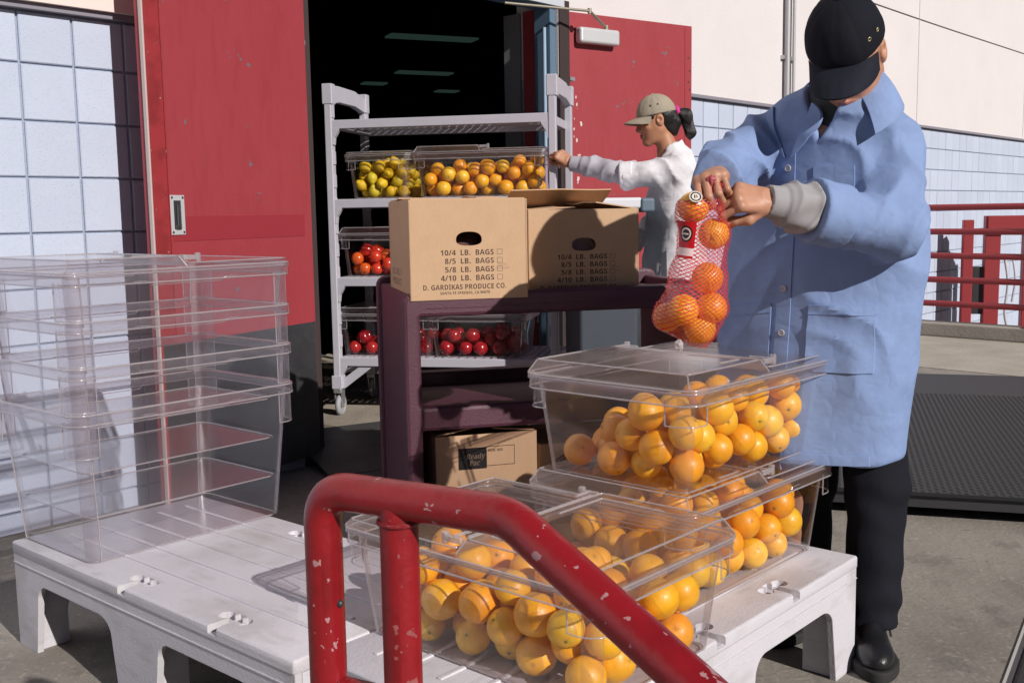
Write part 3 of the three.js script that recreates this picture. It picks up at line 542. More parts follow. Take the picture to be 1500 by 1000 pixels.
// stem button, a real little disc at the top of the orange
const stemGeo = cyl(0.06, 0.085, 0.05, 8).translate(0, 0.955, 0), stemMat = std({ color: RGB(0.2, 0.17, 0.05), roughness: 0.8 });
const stickerMat = std({ color: RGB(0.55, 0.5, 0.5), roughness: 0.4 });
const stickerGeo = sph(1.012, 8, 5).clone(); // small cap
const stickerCap = new THREE.SphereGeometry(1.01, 14, 4, 0, 6.2832, 0, 0.2);
function pack(n, rad, jitter, hx, hz, grow, h, target, K, seed0, margin = 0.004) {
  const keep = seed; seed = seed0; const P = [];
  for (let i = 0; i < n; i++) {
    const r = rad * (1 + rr(-jitter, jitter)); let best = null;
    for (let k = 0; k < K; k++) {
      let [x, z] = target(); const lx = hx - r - margin, lz = hz - r - margin;
      x = Math.max(-lx, Math.min(lx, x)); z = Math.max(-lz, Math.min(lz, z));
      let y = r + margin;
      for (const s of P) { const d2 = (s[0] - x) ** 2 + (s[2] - z) ** 2, R = s[3] + r; if (d2 < R * R) y = Math.max(y, s[1] + Math.sqrt(R * R - d2)); }
      if (!best || y < best[1]) best = [x, y, z, r];
    }
    // roll down into the nearest pocket
    const rest = (x, z) => { let y = r + margin; for (const s of P) { const d2 = (s[0] - x) ** 2 + (s[2] - z) ** 2, R = s[3] + r; if (d2 < R * R) y = Math.max(y, s[1] + Math.sqrt(R * R - d2)); } return y; };
    for (let k = 0, st = 0.02; k < 160; k++) { const a = rnd() * 6.2832, gr = grow * best[1] / 0.23, lx = hx + gr - r - margin, lz = hz + gr - r - margin; const x = Math.max(-lx, Math.min(lx, best[0] + Math.cos(a) * st)), z = Math.max(-lz, Math.min(lz, best[2] + Math.sin(a) * st)), y = rest(x, z); if (y < best[1] - 1e-5) { best[0] = x; best[1] = y; best[2] = z; } else st = Math.max(0.0008, st * 0.95); }
    if (best[1] + r < h) P.push(best);
  }
  seed = keep; return P;
}
function placeFruit(name, label, cat, group, geos, mats, pts, centre, turn, extra) {
  const M = new THREE.Matrix4().makeRotationY(turn).setPosition(centre);
  pts.forEach(([x, y, z, r], i) => {
    const m = shade(new THREE.Mesh(geos[i % geos.length], mats[Math.floor(rnd() * mats.length)])); m.name = numbered(name);
    m.position.set(x, y, z).applyMatrix4(M); m.scale.setScalar(r); m.quaternion.setFromEuler(new THREE.Euler(rr(-3, 3), rr(-3, 3), rr(-3, 3)));
    if (extra) extra(m, i); scene.add(m); tag(m, label, cat, group);
  });
}
const stemExtra = (m, i) => { part('stem', stemGeo, stemMat, m); if (i % 7 === 3) { const s = part('sticker', stickerCap, stickerMat, m); s.rotation.set(1.3, 0, 0.5); } };
const gauss = () => (rnd() + rnd() + rnd() - 1.5) / 0.87;
const OR = 0.039;
placeFruit('orange', 'loose orange heaped inside the top clear box of the right stack', 'orange', 'oranges in the top box', orangeGeos, orangeMats,
  pack(72, OR, 0.1, 0.3, 0.195, 0.024, 0.222, () => rnd() < 0.3 ? [-0.2 + 0.06 * gauss(), 0.05 + 0.1 * gauss()] : [0.1 + 0.14 * gauss(), 0.12 + 0.07 * gauss()], 5, 77), C1.clone().setY(0.5795), Y1, stemExtra);
placeFruit('orange', 'loose orange inside the lower clear box under the top box', 'orange', 'oranges in the lower box', orangeGeos, orangeMats,
  pack(110, OR, 0.1, 0.3, 0.195, 0.024, 0.212, () => [rr(-0.3, 0.3), rnd() < 0.7 ? rr(0, 0.2) : rr(-0.2, 0.2)], 10, 99), C1.clone().setY(RACKTOP + 0.003), Y1, stemExtra);
placeFruit('orange', 'loose orange inside the clear box behind the red handrail', 'orange', 'oranges in the front box', orangeGeos, orangeMats,
  pack(96, OR, 0.1, 0.3, 0.195, 0.024, 0.215, () => [rr(-0.2, 0.3), rr(-0.2, 0.2)], 10, 123), C2.clone().setY(RACKTOP + 0.003), T2, stemExtra);
// ---------------------------------------------------------------- mobile shelving with boxes of produce
const SY = -Math.atan2(0.25, 1.22), SH0 = V(-1.0, 0.094, -5.83); // yaw and front-left foot
const shTurn = SY, shM = new THREE.Matrix4().makeRotationY(shTurn).setPosition(SH0);
const shPt = (x, y, z) => V(x, y, z).applyMatrix4(shM);
{
  const g = thing('mobile_shelving', 'tall pale grey plastic shelving unit on casters in the doorway', 'shelving unit', [SH0.x, SH0.y, SH0.z], shTurn);
  const W = 1.275, D = 0.61, PW = 0.05, top = 1.81, b0 = 0.165;
  for (const [x, z, i] of [[PW / 2, -PW / 2, 0], [W - PW / 2, -PW / 2, 1], [PW / 2, -D + PW / 2, 2], [W - PW / 2, -D + PW / 2, 3]]) {
    const sx = x < W / 2 ? 1 : -1;
    const p = part('post', rbox(PW * 0.8, top - b0, PW, 0.006, x, (top + b0) / 2, z), shelfMat, g);
    const notch = []; for (let k = 0; k < 12; k++) notch.push(rbox(0.008, 0.07, 0.03, 0.002, x + sx * 0.022, 0.3 + k * 0.125, z));
    part('lug_strip', merge(notch), shelfMat, p);
    const sl = []; for (let k = 0; k < 11; k++) sl.push(box(0.012, 0.055, 0.004, x + sx * 0.006, 0.36 + k * 0.125, z + (z > -D / 2 ? -1 : 1) * -0.0245));
    if (i > 1) part('slot', merge(sl.map(q => q)), darkSteel, p);
    part('post_cap', rbox(PW + 0.008, 0.11, PW + 0.008, 0.006, x, top - 0.045, z), shelfMat, g);
    part('post_foot', rbox(PW + 0.012, 0.075, PW + 0.012, 0.006, x, b0 + 0.03, z), shelfMat, g);
    const c = part('caster', merge([rbox(0.05, 0.03, 0.06, 0.008, x, 0.148, z), box(0.006, 0.09, 0.045, x - 0.019, 0.1, z - 0.01), box(0.006, 0.09, 0.045, x + 0.019, 0.1, z - 0.01), bar(V(x - 0.024, 0.063, z - 0.02), V(x + 0.024, 0.063, z - 0.02), 0.008, 10)]), steelMat, g);
    part('wheel', merge([new THREE.TorusGeometry(0.046, 0.016, 10, 24).rotateY(Math.PI / 2).translate(x, 0.063, z - 0.02), cyl(0.036, 0.036, 0.022, 20).rotateZ(Math.PI / 2).translate(x, 0.063, z - 0.02)]), lightGreyRubber, c);
  }
  // end handles on top and braces
  for (const x of [PW / 2, W - PW / 2]) {
    const s = extr([[0.05, 0.045], [0.14, 0.05], [0.4, 0.05], [D - 0.05, 0.02], [D - 0.05, -0.05], [0.4, -0.028], [0.14, -0.03], [0.05, -0.045]], 0.03, 0.004);
    part('end_handle', s.rotateY(Math.PI / 2).translate(x - 0.015, top - 0.045, 0), shelfMat, g);
    part('end_brace', box(0.03, 0.055, D - 0.1, x, 0.26, -D / 2), shelfMat, g);
  }
  part('bottom_brace', extr([[0.04, 0.2], [0.2, 0.315], [0.27, 0.315], [0.06, 0.16]], 0.02, 0.002).translate(0, 0, -0.04), shelfMat, g);
  const levels = [0.31, 0.752, 1.178, 1.602];
  levels.forEach((y, k) => {
    const sh = part('shelf', merge([rbox(W - 0.07, 0.048, 0.03, 0.005, W / 2, y, -0.02), rbox(W - 0.07, 0.048, 0.03, 0.005, W / 2, y, -D + 0.02), rbox(0.03, 0.048, D - 0.06, 0.005, 0.05, y, -D / 2), rbox(0.03, 0.048, D - 0.06, 0.005, W - 0.05, y, -D / 2)]), shelfMat, g);
    const n = 25; const sg = rbox(0.026, 0.014, D - 0.07, 0.003);
    for (let i = 0; i < n; i++) part('slat', sg, shelfMat, sh).position.set(0.085 + i * (W - 0.17) / (n - 1), y + 0.018, -D / 2);
    const bg = extr([[0, 0], [0.04, 0], [0.034, -0.014], [0.01, -0.05], [0.006, -0.085], [0, -0.085]], 0.03, 0.002);
    for (const [x, f] of [[0.045, 1], [W - 0.045, -1]]) { const b = bg.clone(); if (f < 0) b.rotateY(Math.PI).translate(0, 0, 0.03); part('bracket', b.translate(x, y - 0.02, -0.036), shelfMat, g); }
    part('cross_bar', rbox(W - 0.1, 0.02, 0.025, 0.004, W / 2, y - 0.004, -D / 2), shelfMat, sh);
  });
}
const SB = (label, x, y, z, turn, o) => { const p = shPt(x, y, z); makeBox('clear_food_box', label, p, shTurn + turn, o); makeLid(o.lid, p.clone().setY(p.y + o.h + 0.009), shTurn + turn, { L: o.L, W: o.W, grow: 0.02, near: o.near || -1 }); return p; };
const lv = [0.335, 0.777, 1.203];
{
  // lemons and oranges
  let p = SB('clear box of yellow lemons on the shelving at the left', 0.3, lv[2], -0.31, Math.PI / 2 - 0.05, { L: 0.5, W: 0.31, h: 0.225, grow: 0.02, lid: 'clear lid closed on the box of lemons', near: 1 });
  const lemonMats = [[0.84, 0.58, 0.02], [0.8, 0.52, 0.02], [0.72, 0.56, 0.03]].map(c => std({ color: RGB(...c), roughness: 0.35, bumpMap: peelBump, bumpScale: 0.0012 }));
  const lemonGeo = fruitGeo(v => { const a = Math.abs(v.y); return [0.92 + 0.26 * Math.max(0, a - 0.86) / 0.14 + 0.1 * a * a, [1, 1, 1]]; });
  placeFruit('lemon', 'yellow lemon in the clear box on the shelving', 'lemon', 'lemons in the shelf box', [lemonGeo], lemonMats, pack(110, 0.033, 0.06, 0.25, 0.155, 0, 0.225, () => [rr(-0.25, 0.25), rr(-0.16, 0.16)], 6, 9), p.clone().setY(p.y + 0.003), shTurn + Math.PI / 2 - 0.05, null);
  p = SB('long clear box of oranges on the shelving beside the lemons', 0.855, lv[2], -0.25, 0.0, { L: 0.66, W: 0.4, h: 0.225, grow: 0.02, lid: 'clear lid closed on the long box of oranges on the shelving' });
  placeFruit('orange', 'orange in the long clear box on the shelving', 'orange', 'oranges in the shelf box', orangeGeos, orangeMats, pack(66, 0.039, 0.07, 0.33, 0.2, 0, 0.222, () => rnd() < 0.8 ? [0.05 + 0.17 * gauss(), rr(0.02, 0.2)] : [rr(-0.33, 0.33), rr(0.0, 0.2)], 4, 31), p.clone().setY(p.y + 0.003), shTurn, stemExtra);
  // tomatoes
  p = SB('clear box of red tomatoes on the shelving above the apples', 0.36, lv[1], -0.27, 0, { L: 0.56, W: 0.4, h: 0.225, grow: 0.02, lid: 'clear lid closed on the box of tomatoes' });
  const tomatoMats = [[0.68, 0.05, 0.018], [0.74, 0.12, 0.02], [0.6, 0.028, 0.018]].map(c => new THREE.MeshPhysicalMaterial({ color: RGB(...c), roughness: 0.25, clearcoat: 0.5, clearcoatRoughness: 0.15 }));
  const tomatoGeo = fruitGeo(v => [(0.93 + 0.09 * (1 - v.y * v.y)) * (1 + 0.02 * Math.cos(Math.atan2(v.z, v.x) * 5) * Math.max(0, v.y)) - 0.1 * Math.exp(-((Math.acos(Math.min(1, v.y)) / 0.3) ** 2)), [1, 1, 1]]);
  placeFruit('tomato', 'red tomato in the clear box on the shelving', 'tomato', 'tomatoes in the shelf box', [tomatoGeo], tomatoMats, pack(60, 0.036, 0.08, 0.28, 0.2, 0, 0.21, () => [rr(-0.28, 0.28), rr(-0.05, 0.2)], 30, 41), p.clone().setY(p.y + 0.003), shTurn, null);
  // apples
  const appleMats = [[0.36, 0.012, 0.018], [0.3, 0.008, 0.015], [0.42, 0.02, 0.02]].map(c => new THREE.MeshPhysicalMaterial({ color: RGB(...c), roughness: 0.25, clearcoat: 0.6, clearcoatRoughness: 0.12 }));
  const appleGeo = fruitGeo(v => { const t = Math.acos(Math.max(-1, Math.min(1, v.y))); return [1.02 - 0.13 * (t / Math.PI) ** 2 - 0.32 * Math.exp(-((t / 0.28) ** 2)) - 0.1 * Math.exp(-(((Math.PI - t) / 0.2) ** 2)) + 0.02 * Math.cos(Math.atan2(v.z, v.x) * 5) * Math.max(0, -v.y), [1, 1, 1]]; });
  const appleStem = bar(V(0, 0.68, 0), V(0.06, 1.08, 0.02), 0.04, 6), st = (m) => part('stem', appleStem, stemMat, m);
  p = SB('clear box of red apples at the left end of the bottom shelf', 0.3, lv[0], -0.27, 0, { L: 0.5, W: 0.4, h: 0.225, grow: 0.02, lid: 'clear lid on the left apple box of the bottom shelf' });
  placeFruit('apple', 'red apple in the left clear box on the bottom shelf', 'apple', 'apples in the left box', [appleGeo], appleMats, pack(24, 0.039, 0.06, 0.25, 0.2, 0, 0.2, () => [rr(-0.25, 0.25), rr(0.0, 0.2)], 16, 5), p.clone().setY(p.y + 0.003), shTurn, st);
  p = SB('clear box of red apples seen under the top of the plum cart', 0.815, lv[0], -0.25, 0.0, { L: 0.47, W: 0.4, h: 0.225, grow: 0.02, lid: 'clear lid on the middle apple box seen under the cart top' });
  placeFruit('apple', 'red apple in the middle clear box on the bottom shelf', 'apple', 'apples in the middle box', [appleGeo], appleMats, pack(26, 0.041, 0.06, 0.235, 0.2, 0, 0.2, () => [rr(-0.2, 0.22), rr(0.02, 0.2)], 10, 15), p.clone().setY(p.y + 0.003), shTurn, st);
}
// ---------------------------------------------------------------- plum service cart with cartons
const CY = -14.2 * Math.PI / 180, C0 = V(-0.322, 0, -3.26), cartM = new THREE.Matrix4().makeRotationY(-CY).setPosition(C0); // local x along the front (to the right and away), z towards the camera
const cartPt = (x, y, z) => V(x, y, z).applyMatrix4(cartM);
{
  const g = thing('service_cart', 'plum coloured plastic service cart carrying two brown cartons', 'cart', [C0.x, 0, C0.z], -CY);
  const W = 1.07, D = 0.69, H = 0.953, bv = 0.012;
  const fr = (w, h0, posts) => { // frame with openings
    const outer = [[0, 0.2], [w, 0.2], [w, H], [0, H]]; const hole = (x0, y0, x1, y1, r = 0.02) => { const p = []; for (const [cx, cy, a0] of [[x1 - r, y1 - r, 0], [x0 + r, y1 - r, 1], [x0 + r, y0 + r, 2], [x1 - r, y0 + r, 3]]) for (let i = 0; i <= 5; i++) { const a = (a0 + i / 5) * Math.PI / 2; p.push([cx + r * Math.cos(a), cy + r * Math.sin(a)]); } return p; };
    return [outer, [hole(posts, 0.592, w - posts, H - 0.052), hole(posts, 0.25, w - posts, 0.54)]];
  };
  const rounded = (p, r) => { const o = []; for (let i = 0; i < p.length; i++) { const a = p[(i + p.length - 1) % p.length], b = p[i], c = p[(i + 1) % p.length]; const u = V(a[0] - b[0], a[1] - b[1], 0).setLength(r), w = V(c[0] - b[0], c[1] - b[1], 0).setLength(r); for (let k = 0; k <= 4; k++) { const t = k / 4; o.push([b[0] + u.x * (1 - t) ** 2 + w.x * t * t, b[1] + u.y * (1 - t) ** 2 + w.y * t * t]); } } return o; };
  const [o1, h1] = fr(W, 0, 0.026);
  part('front_frame', extr(rounded(o1, 0.03), 0.03, bv, h1).translate(0, 0, -0.042), cartMat, g);
  part('back_frame', extr(rounded(o1, 0.03), 0.03, bv, h1).translate(0, 0.02, -D + 0.012), cartMat, g);
  for (const x of [0.022, W - 0.022]) part('end_panel', extr(rounded([[0.02, 0.2], [D - 0.02, 0.2], [D - 0.02, H - 0.002], [0.02, H - 0.002]], 0.03), 0.024, 0.008).rotateY(Math.PI / 2).translate(x - 0.012, 0, -0.0), cartMat, g);
  for (const y of [H - 0.04, 0.555, 0.222]) part('deck', rbox(W - 0.05, 0.03, D - 0.05, 0.006, W / 2, y, -D / 2), cartMat, g);
  part('rim_seam', box(W - 0.12, 0.0025, 0.004, W / 2, H - 0.036, 0.0005), cartMat, g);
  for (const [x, z] of [[0.08, -0.08], [W - 0.08, -0.08], [0.08, -D + 0.08], [W - 0.08, -D + 0.08]]) {
    const c = part('caster', merge([rbox(0.06, 0.02, 0.07, 0.004, x, 0.19, z), box(0.006, 0.11, 0.05, x - 0.024, 0.13, z), box(0.006, 0.11, 0.05, x + 0.024, 0.13, z)]), steelMat, g);
    part('wheel', new THREE.TorusGeometry(0.05, 0.022, 10, 24).rotateY(Math.PI / 2).translate(x, 0.072, z), rubber, c);
  }
}
// printed carton face
function printTex(w, h, draw, base) {
  const c = document.createElement('canvas'); c.width = w; c.height = h; const x = c.getContext('2d');
  const id = x.createImageData(w, h); for (let j = 0; j < h; j++) for (let i = 0; i < w; i++) { const q = kraftFn(i / 700, j / 700), o = (j * w + i) * 4; for (let k = 0; k < 3; k++) id.data[o + k] = enc(q[k]); id.data[o + 3] = 255; }
  x.putImageData(id, 0, 0); draw(x, w, h); const t = new THREE.CanvasTexture(c); t.colorSpace = THREE.SRGBColorSpace; return t;
}
const INK = 'rgba(62,46,38,0.92)';
const citrus = printTex(1024, 860, (x, w, h) => {
  x.fillStyle = INK; x.strokeStyle = INK; x.lineWidth = 3; x.textAlign = 'right'; x.font = 'bold 66px sans-serif';
  [['10/4  LB.  BAGS', 478], ['8/5  LB.  BAGS', 551], ['5/8  LB.  BAGS', 625], ['4/10  LB.  BAGS', 698]].forEach(([s, y]) => { x.fillText(s, 730, y); x.strokeRect(758, y - 46, 44, 44); });
  x.textAlign = 'center'; x.font = 'bold 58px sans-serif'; x.save(); x.translate(470, 774); x.scale(0.98, 1.05); x.fillText('D. GARDIKAS PRODUCE CO.', 0, 0); x.restore();
  x.font = 'bold 31px sans-serif'; x.save(); x.translate(470, 816); x.scale(1.02, 1.08); x.fillText('SANTA FE SPRINGS, CA 90670', 0, 0); x.restore();
  x.fillStyle = 'rgba(80,60,70,0.4)'; x.font = '28px sans-serif'; x.fillText('NAVEL', 800, 572); x.fillText('ORANGES', 805, 606);
});
const stencil = printTex(512, 512, (x) => { x.fillStyle = 'rgba(60,44,38,0.6)'; x.font = 'bold 52px sans-serif'; x.fillText('U.S. NO. 1', 60, 400); x.fillText('PRODUCT', 60, 455); });
function planar(g, w, h, face) { // uv 0..1 over a w x h face, local coordinates centred
  g = flat(g); const p = g.attributes.position, uv = new Float32Array(p.count * 2); for (let i = 0; i < p.count; i++) { uv[i * 2] = (face === 'x' ? p.getZ(i) : p.getX(i)) / w + 0.5; uv[i * 2 + 1] = p.getY(i) / h; }
  g.setAttribute('uv', new THREE.BufferAttribute(uv, 2)); return g;
}
function carton(label, pos, turn, W, H, D, open) {
  const g = thing('produce_carton', label, 'carton', [pos.x, pos.y, pos.z], turn);
  const t = 0.005, ov = []; for (let i = 0; i < 28; i++) { const a = i / 28 * 6.2832; ov.push([0.0 + 0.042 * Math.sign(Math.cos(a)) * Math.abs(Math.cos(a)) ** 0.8 + 0.055 * W / 0.35 * 0.0, H * 0.595 + (Math.sin(a) > 0 ? 0.027 : 0.018) * Math.sign(Math.sin(a)) * Math.abs(Math.sin(a)) ** 0.8]); }
  const rect = [[-W / 2, 0], [W / 2, 0], [W / 2, H], [-W / 2, H]];
  const m = std({ map: citrus, roughness: 0.85, bumpMap: kraft.bumpMap, bumpScale: 0.0004 });
  part('front_panel', planar(extr(rect, t - 0.002, 0.001, [ov]), W, H), m, g).position.set(0, 0, D / 2 - t + 0.001);
  part('back_panel', extr(rect, t - 0.002, 0.001), kraft, g).position.set(0, 0, -D / 2);
  const side = extr([[-D / 2 + t + 0.001, 0], [D / 2 - t - 0.001, 0], [D / 2 - t - 0.001, H], [-D / 2 + t + 0.001, H]], t - 0.002, 0.001);
  const L = part('side_panel', planar(side, D, H), std({ map: stencil, roughness: 0.85 }), g); L.rotation.y = -Math.PI / 2; L.position.x = -W / 2 + t - 0.001;
  const Rp = part('side_panel', side.clone(), kraft, g); Rp.rotation.y = Math.PI / 2; Rp.position.x = W / 2 - t + 0.001;
  part('bottom_panel', box(W - 2 * t, 0.004, D - 2 * t, 0, 0.006, 0), kraft, g);
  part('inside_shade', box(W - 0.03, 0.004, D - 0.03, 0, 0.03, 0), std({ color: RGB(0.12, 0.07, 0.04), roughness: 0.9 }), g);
  // top flaps, each bent a little
  const fl = (w, d, name) => { const f = boxUV(new THREE.BoxGeometry(w, 0.004, d, 6, 1, 4).translate(0, 0, d / 2)); const p = f.attributes.position; for (let i = 0; i < p.count; i++) p.setY(i, p.getY(i) + 0.006 * n3(p.getX(i) * 9 + w * 50, d * 40, p.getZ(i) * 9) * (p.getZ(i) / d)); f.computeVertexNormals(); return part(name, f, kraft, g); };
  open.forEach(([sideK, ang, frac]) => {
    const f = fl(sideK === 'l' || sideK === 'r' ? D - 0.012 : W - 0.012, (sideK === 'l' || sideK === 'r' ? W : D) * frac, 'flap');
    if (sideK === 'l') { f.position.set(-W / 2 + 0.003, H, 0); f.rotation.set(0, Math.PI / 2, 0); f.rotateX(-ang); }
    if (sideK === 'r') { f.position.set(W / 2 - 0.003, H, 0); f.rotation.set(0, -Math.PI / 2, 0); f.rotateX(-ang); }
    if (sideK === 'b') { f.position.set(0, H + 0.003, -D / 2 + 0.003); f.rotateX(-ang); }
    if (sideK === 'f') { f.position.set(0, H + 0.003, D / 2 - 0.003); f.rotation.y = Math.PI; f.rotateX(-ang); }
  });
  parts('edge', [bar(V(-W / 2 + 0.002, 0.003, D / 2 - 0.002), V(-W / 2 + 0.002, H - 0.002, D / 2 - 0.002), 0.0035, 6), bar(V(W / 2 - 0.002, 0.003, D / 2 - 0.002), V(W / 2 - 0.002, H - 0.002, D / 2 - 0.002), 0.0035, 6)], kraft, g);
  return g;
}
const CT = 0.954;
{
  // left carton front-left corner on the cart near its front-left corner
  const a1 = -CY, W = 0.373, H = 0.307, D = 0.44;
  const p = cartPt(0.012 + W / 2, CT - 0.012, 0.0 - D / 2 + 0.004);
  carton('brown produce carton at the left end of the cart top in full sun', p, a1, W, H, D, [['l', 0.02, 0.42], ['r', 0.05, 0.42], ['f', 0.0, 0.45], ['b', 0.03, 0.45]]);
  const W2 = 0.373, q = cartPt(0.42 + W2 / 2, CT - 0.03, -0.073 - D / 2);
  carton('brown produce carton on the cart half shaded with raised flaps', q, a1 - 0.035, W2, 0.29, D, [['l', 0.05, 0.42], ['r', 0.16, 0.38], ['b', 0.38, 0.4]]);
  // contents glimpsed through the hand holes
  solo('orange', orangeGeos[0], orangeMats[0], 'orange glimpsed through the hand hole of the left carton', 'orange').position.copy(p).add(V(-0.035, 0.15, D / 2 - 0.06));
  scene.children[scene.children.length - 1].scale.setScalar(0.036);
  const film = std({ color: RGB(0.12, 0.06, 0.05), roughness: 0.3 });
  const crumple = (s) => { const g = sph(1, 24, 16), pp = g.attributes.position; for (let i = 0; i < pp.count; i++) { const k = 1 + 0.2 * n3(pp.getX(i) * 3 + s, pp.getY(i) * 3, pp.getZ(i) * 3); pp.setXYZ(i, pp.getX(i) * k * 0.1, pp.getY(i) * k * 0.07, pp.getZ(i) * k * 0.06); } g.computeVertexNormals(); return g; };
  solo('produce_bag', crumple(3), film, 'dark wrapped bag inside the left carton behind its hand hole', 'bag').position.copy(p).add(V(0.03, 0.15, D / 2 - 0.12));
  solo('produce_bag', crumple(8), std({ color: RGB(0.25, 0.2, 0.22), roughness: 0.3 }), 'crumpled bag inside the right carton behind its hand hole', 'bag').position.copy(q).add(V(0.0, 0.14, D / 2 - 0.1));
}
// lower cartons on the bottom deck of the cart
{
  const printed = printTex(768, 512, (x) => {
    x.fillStyle = 'rgba(18,16,18,0.95)'; x.fillRect(165, 80, 215, 135); x.strokeStyle = 'rgba(40,30,26,0.9)'; x.lineWidth = 4; x.strokeRect(380, 80, 215, 120);
    x.fillStyle = 'rgb(120,100,84)'; x.font = 'italic bold 46px serif'; x.fillText('Ready', 222, 150); x.fillText('Pac', 245, 192); x.fillStyle = 'rgba(40,30,26,0.9)'; x.font = 'bold 24px sans-serif'; x.fillText('ROM. MIX', 392, 112);
  });
  const p = cartPt(0.245, 0.237, -0.02 - 0.2), g = thing('produce_carton', 'small brown carton with black printed label on the lowest cart deck', 'carton', [p.x, p.y, p.z], -CY + 0.03);
  const W = 0.334, H = 0.265, D = 0.38;
  part('front_panel', planar(extr([[-W / 2, 0], [W / 2, 0], [W / 2, H], [-W / 2, H]], 0.003, 0.001), W, H), std({ map: printed, roughness: 0.85 }), g).position.z = D / 2 - 0.004;
  part('shell', merge([box(0.005, H, D - 0.01, -W / 2 + 0.0025, H / 2, 0), box(0.005, H, D - 0.01, W / 2 - 0.0025, H / 2, 0), box(W, H, 0.005, 0, H / 2, -D / 2 + 0.0025), box(W - 0.012, 0.005, D - 0.012, 0, 0.004, 0)]), kraft, g);
  const f1 = part('flap', boxUV(new THREE.BoxGeometry(W * 0.42, 0.004, D - 0.02).translate(W * 0.21, 0, 0)), kraft, g); f1.position.set(-W / 2 + 0.004, H + 0.002, 0); f1.rotation.z = 0.16;
  const f2 = part('flap', boxUV(new THREE.BoxGeometry(W * 0.42, 0.004, D - 0.02).translate(-W * 0.21, 0, 0)), kraft, g); f2.position.set(W / 2 - 0.004, H + 0.002, 0); f2.rotation.z = -0.1;
  const dm = printTex(512, 512, (x) => { x.fillStyle = 'rgba(24,20,20,0.95)'; x.beginPath(); x.moveTo(60, 150); x.lineTo(180, 50); x.lineTo(512, 50); x.lineTo(512, 250); x.lineTo(180, 250); x.closePath(); x.fill(); x.strokeStyle = 'rgb(160,130,90)'; x.lineWidth = 8; x.beginPath(); x.moveTo(90, 150); x.lineTo(170, 80); x.lineTo(250, 150); x.lineTo(170, 220); x.closePath(); x.stroke(); });
  const q = cartPt(0.62, 0.237, -0.02 - 0.26), h = thing('produce_carton', 'brown carton with a black diamond print deeper on the lowest deck', 'carton', [q.x, q.y, q.z], -CY);
  part('front_panel', planar(extr([[-0.17, 0], [0.17, 0], [0.17, 0.2], [-0.17, 0.2]], 0.003, 0.001), 0.34, 0.2), std({ map: dm, roughness: 0.85 }), h).position.z = 0.17;
  part('shell', merge([box(0.34, 0.2, 0.33, 0, 0.1, 0.003)]), kraft, h);
}
// pale insulated bin behind the cart
{
  const p = V(0.48, 0, -5.2), g = thing('insulated_bin', 'tall pale plastic bin with a blue grey end behind the cart', 'bin', [p.x, 0.0, p.z], 0.12);
  part('body', rbox(0.3, 1.2, 0.4, 0.02, -0.0, 0.62, -0.2), std({ map: speckle([0.04, 0.052, 0.07], 9, 0.2), roughness: 0.6 }), g);
  part('lid', rbox(0.33, 0.055, 0.44, 0.014, -0.0, 1.245, -0.2), std({ color: RGB(0.62, 0.63, 0.68), roughness: 0.5 }), g);
  part('lid_latch', rbox(0.07, 0.07, 0.46, 0.014, 0.19, 1.235, -0.2), std({ color: RGB(0.1, 0.15, 0.2), roughness: 0.5 }), g);
  part('foot', merge([box(0.05, 0.02, 0.36, -0.1, 0.012, -0.2), box(0.05, 0.02, 0.36, 0.1, 0.012, -0.2)]), rubber, g);
}
// ---------------------------------------------------------------- red handrail in front
{
  const g = thing('handrail', 'thick chipped red pipe handrail in the foreground with two posts', 'handrail');
  const r = 0.0265, A = V(-0.27, 0, -1.45), dir = V(0.251, 0, 0.15).normalize(), yT = 0.827;
  const bend = V(-0.008, yT, -1.3), down = V(0.185, -0.12, 0.2).normalize();
  const pts = [V(A.x, -0.0, A.z), V(A.x, yT, A.z), bend, bend.clone().addScaledVector(down, 0.95)];
  const uvt = gg => { const u = gg.attributes.uv; for (let i = 0; i < u.count; i++) u.setXY(i, u.getX(i) * 1.8, u.getY(i) * 0.165); return gg; };
  part('top_rail', uvt(new THREE.TubeGeometry(pipePath(pts, { 1: 0.05, 2: 0.03 }), 260, r, 28)), railRed, g);
  const P2 = V(-0.156, 0, -1.386);
  const uvb = gg => { const u = gg.attributes.uv; for (let i = 0; i < u.count; i++) u.setXY(i, u.getX(i) * 0.165 + 0.37, u.getY(i) * 0.83); return gg; };
  part('post', uvb(bar(V(P2.x, 0, P2.z), V(P2.x, yT, P2.z), r, 28)), railPost, g);
  part('lower_rail', uvb(bar(V(A.x, 0.532, A.z), V(P2.x, 0.532, P2.z), r * 0.9, 24)), railPost, g);
  const weld = (x, y, z) => new THREE.TorusGeometry(r * 1.02, 0.004, 8, 28).rotateX(Math.PI / 2).translate(x, y, z);
  part('weld', weld(P2.x, yT - 0.03, P2.z), railRed, g);
  part('base_flange', merge([cyl(0.06, 0.06, 0.01, 24).translate(A.x, 0.005, A.z), cyl(0.06, 0.06, 0.01, 24).translate(P2.x, 0.005, P2.z)]), railRed, g);
  part('screw_head', sph(0.006, 10, 8).translate(A.x + 0.022, 0.665, A.z + 0.014), darkSteel, g);
}

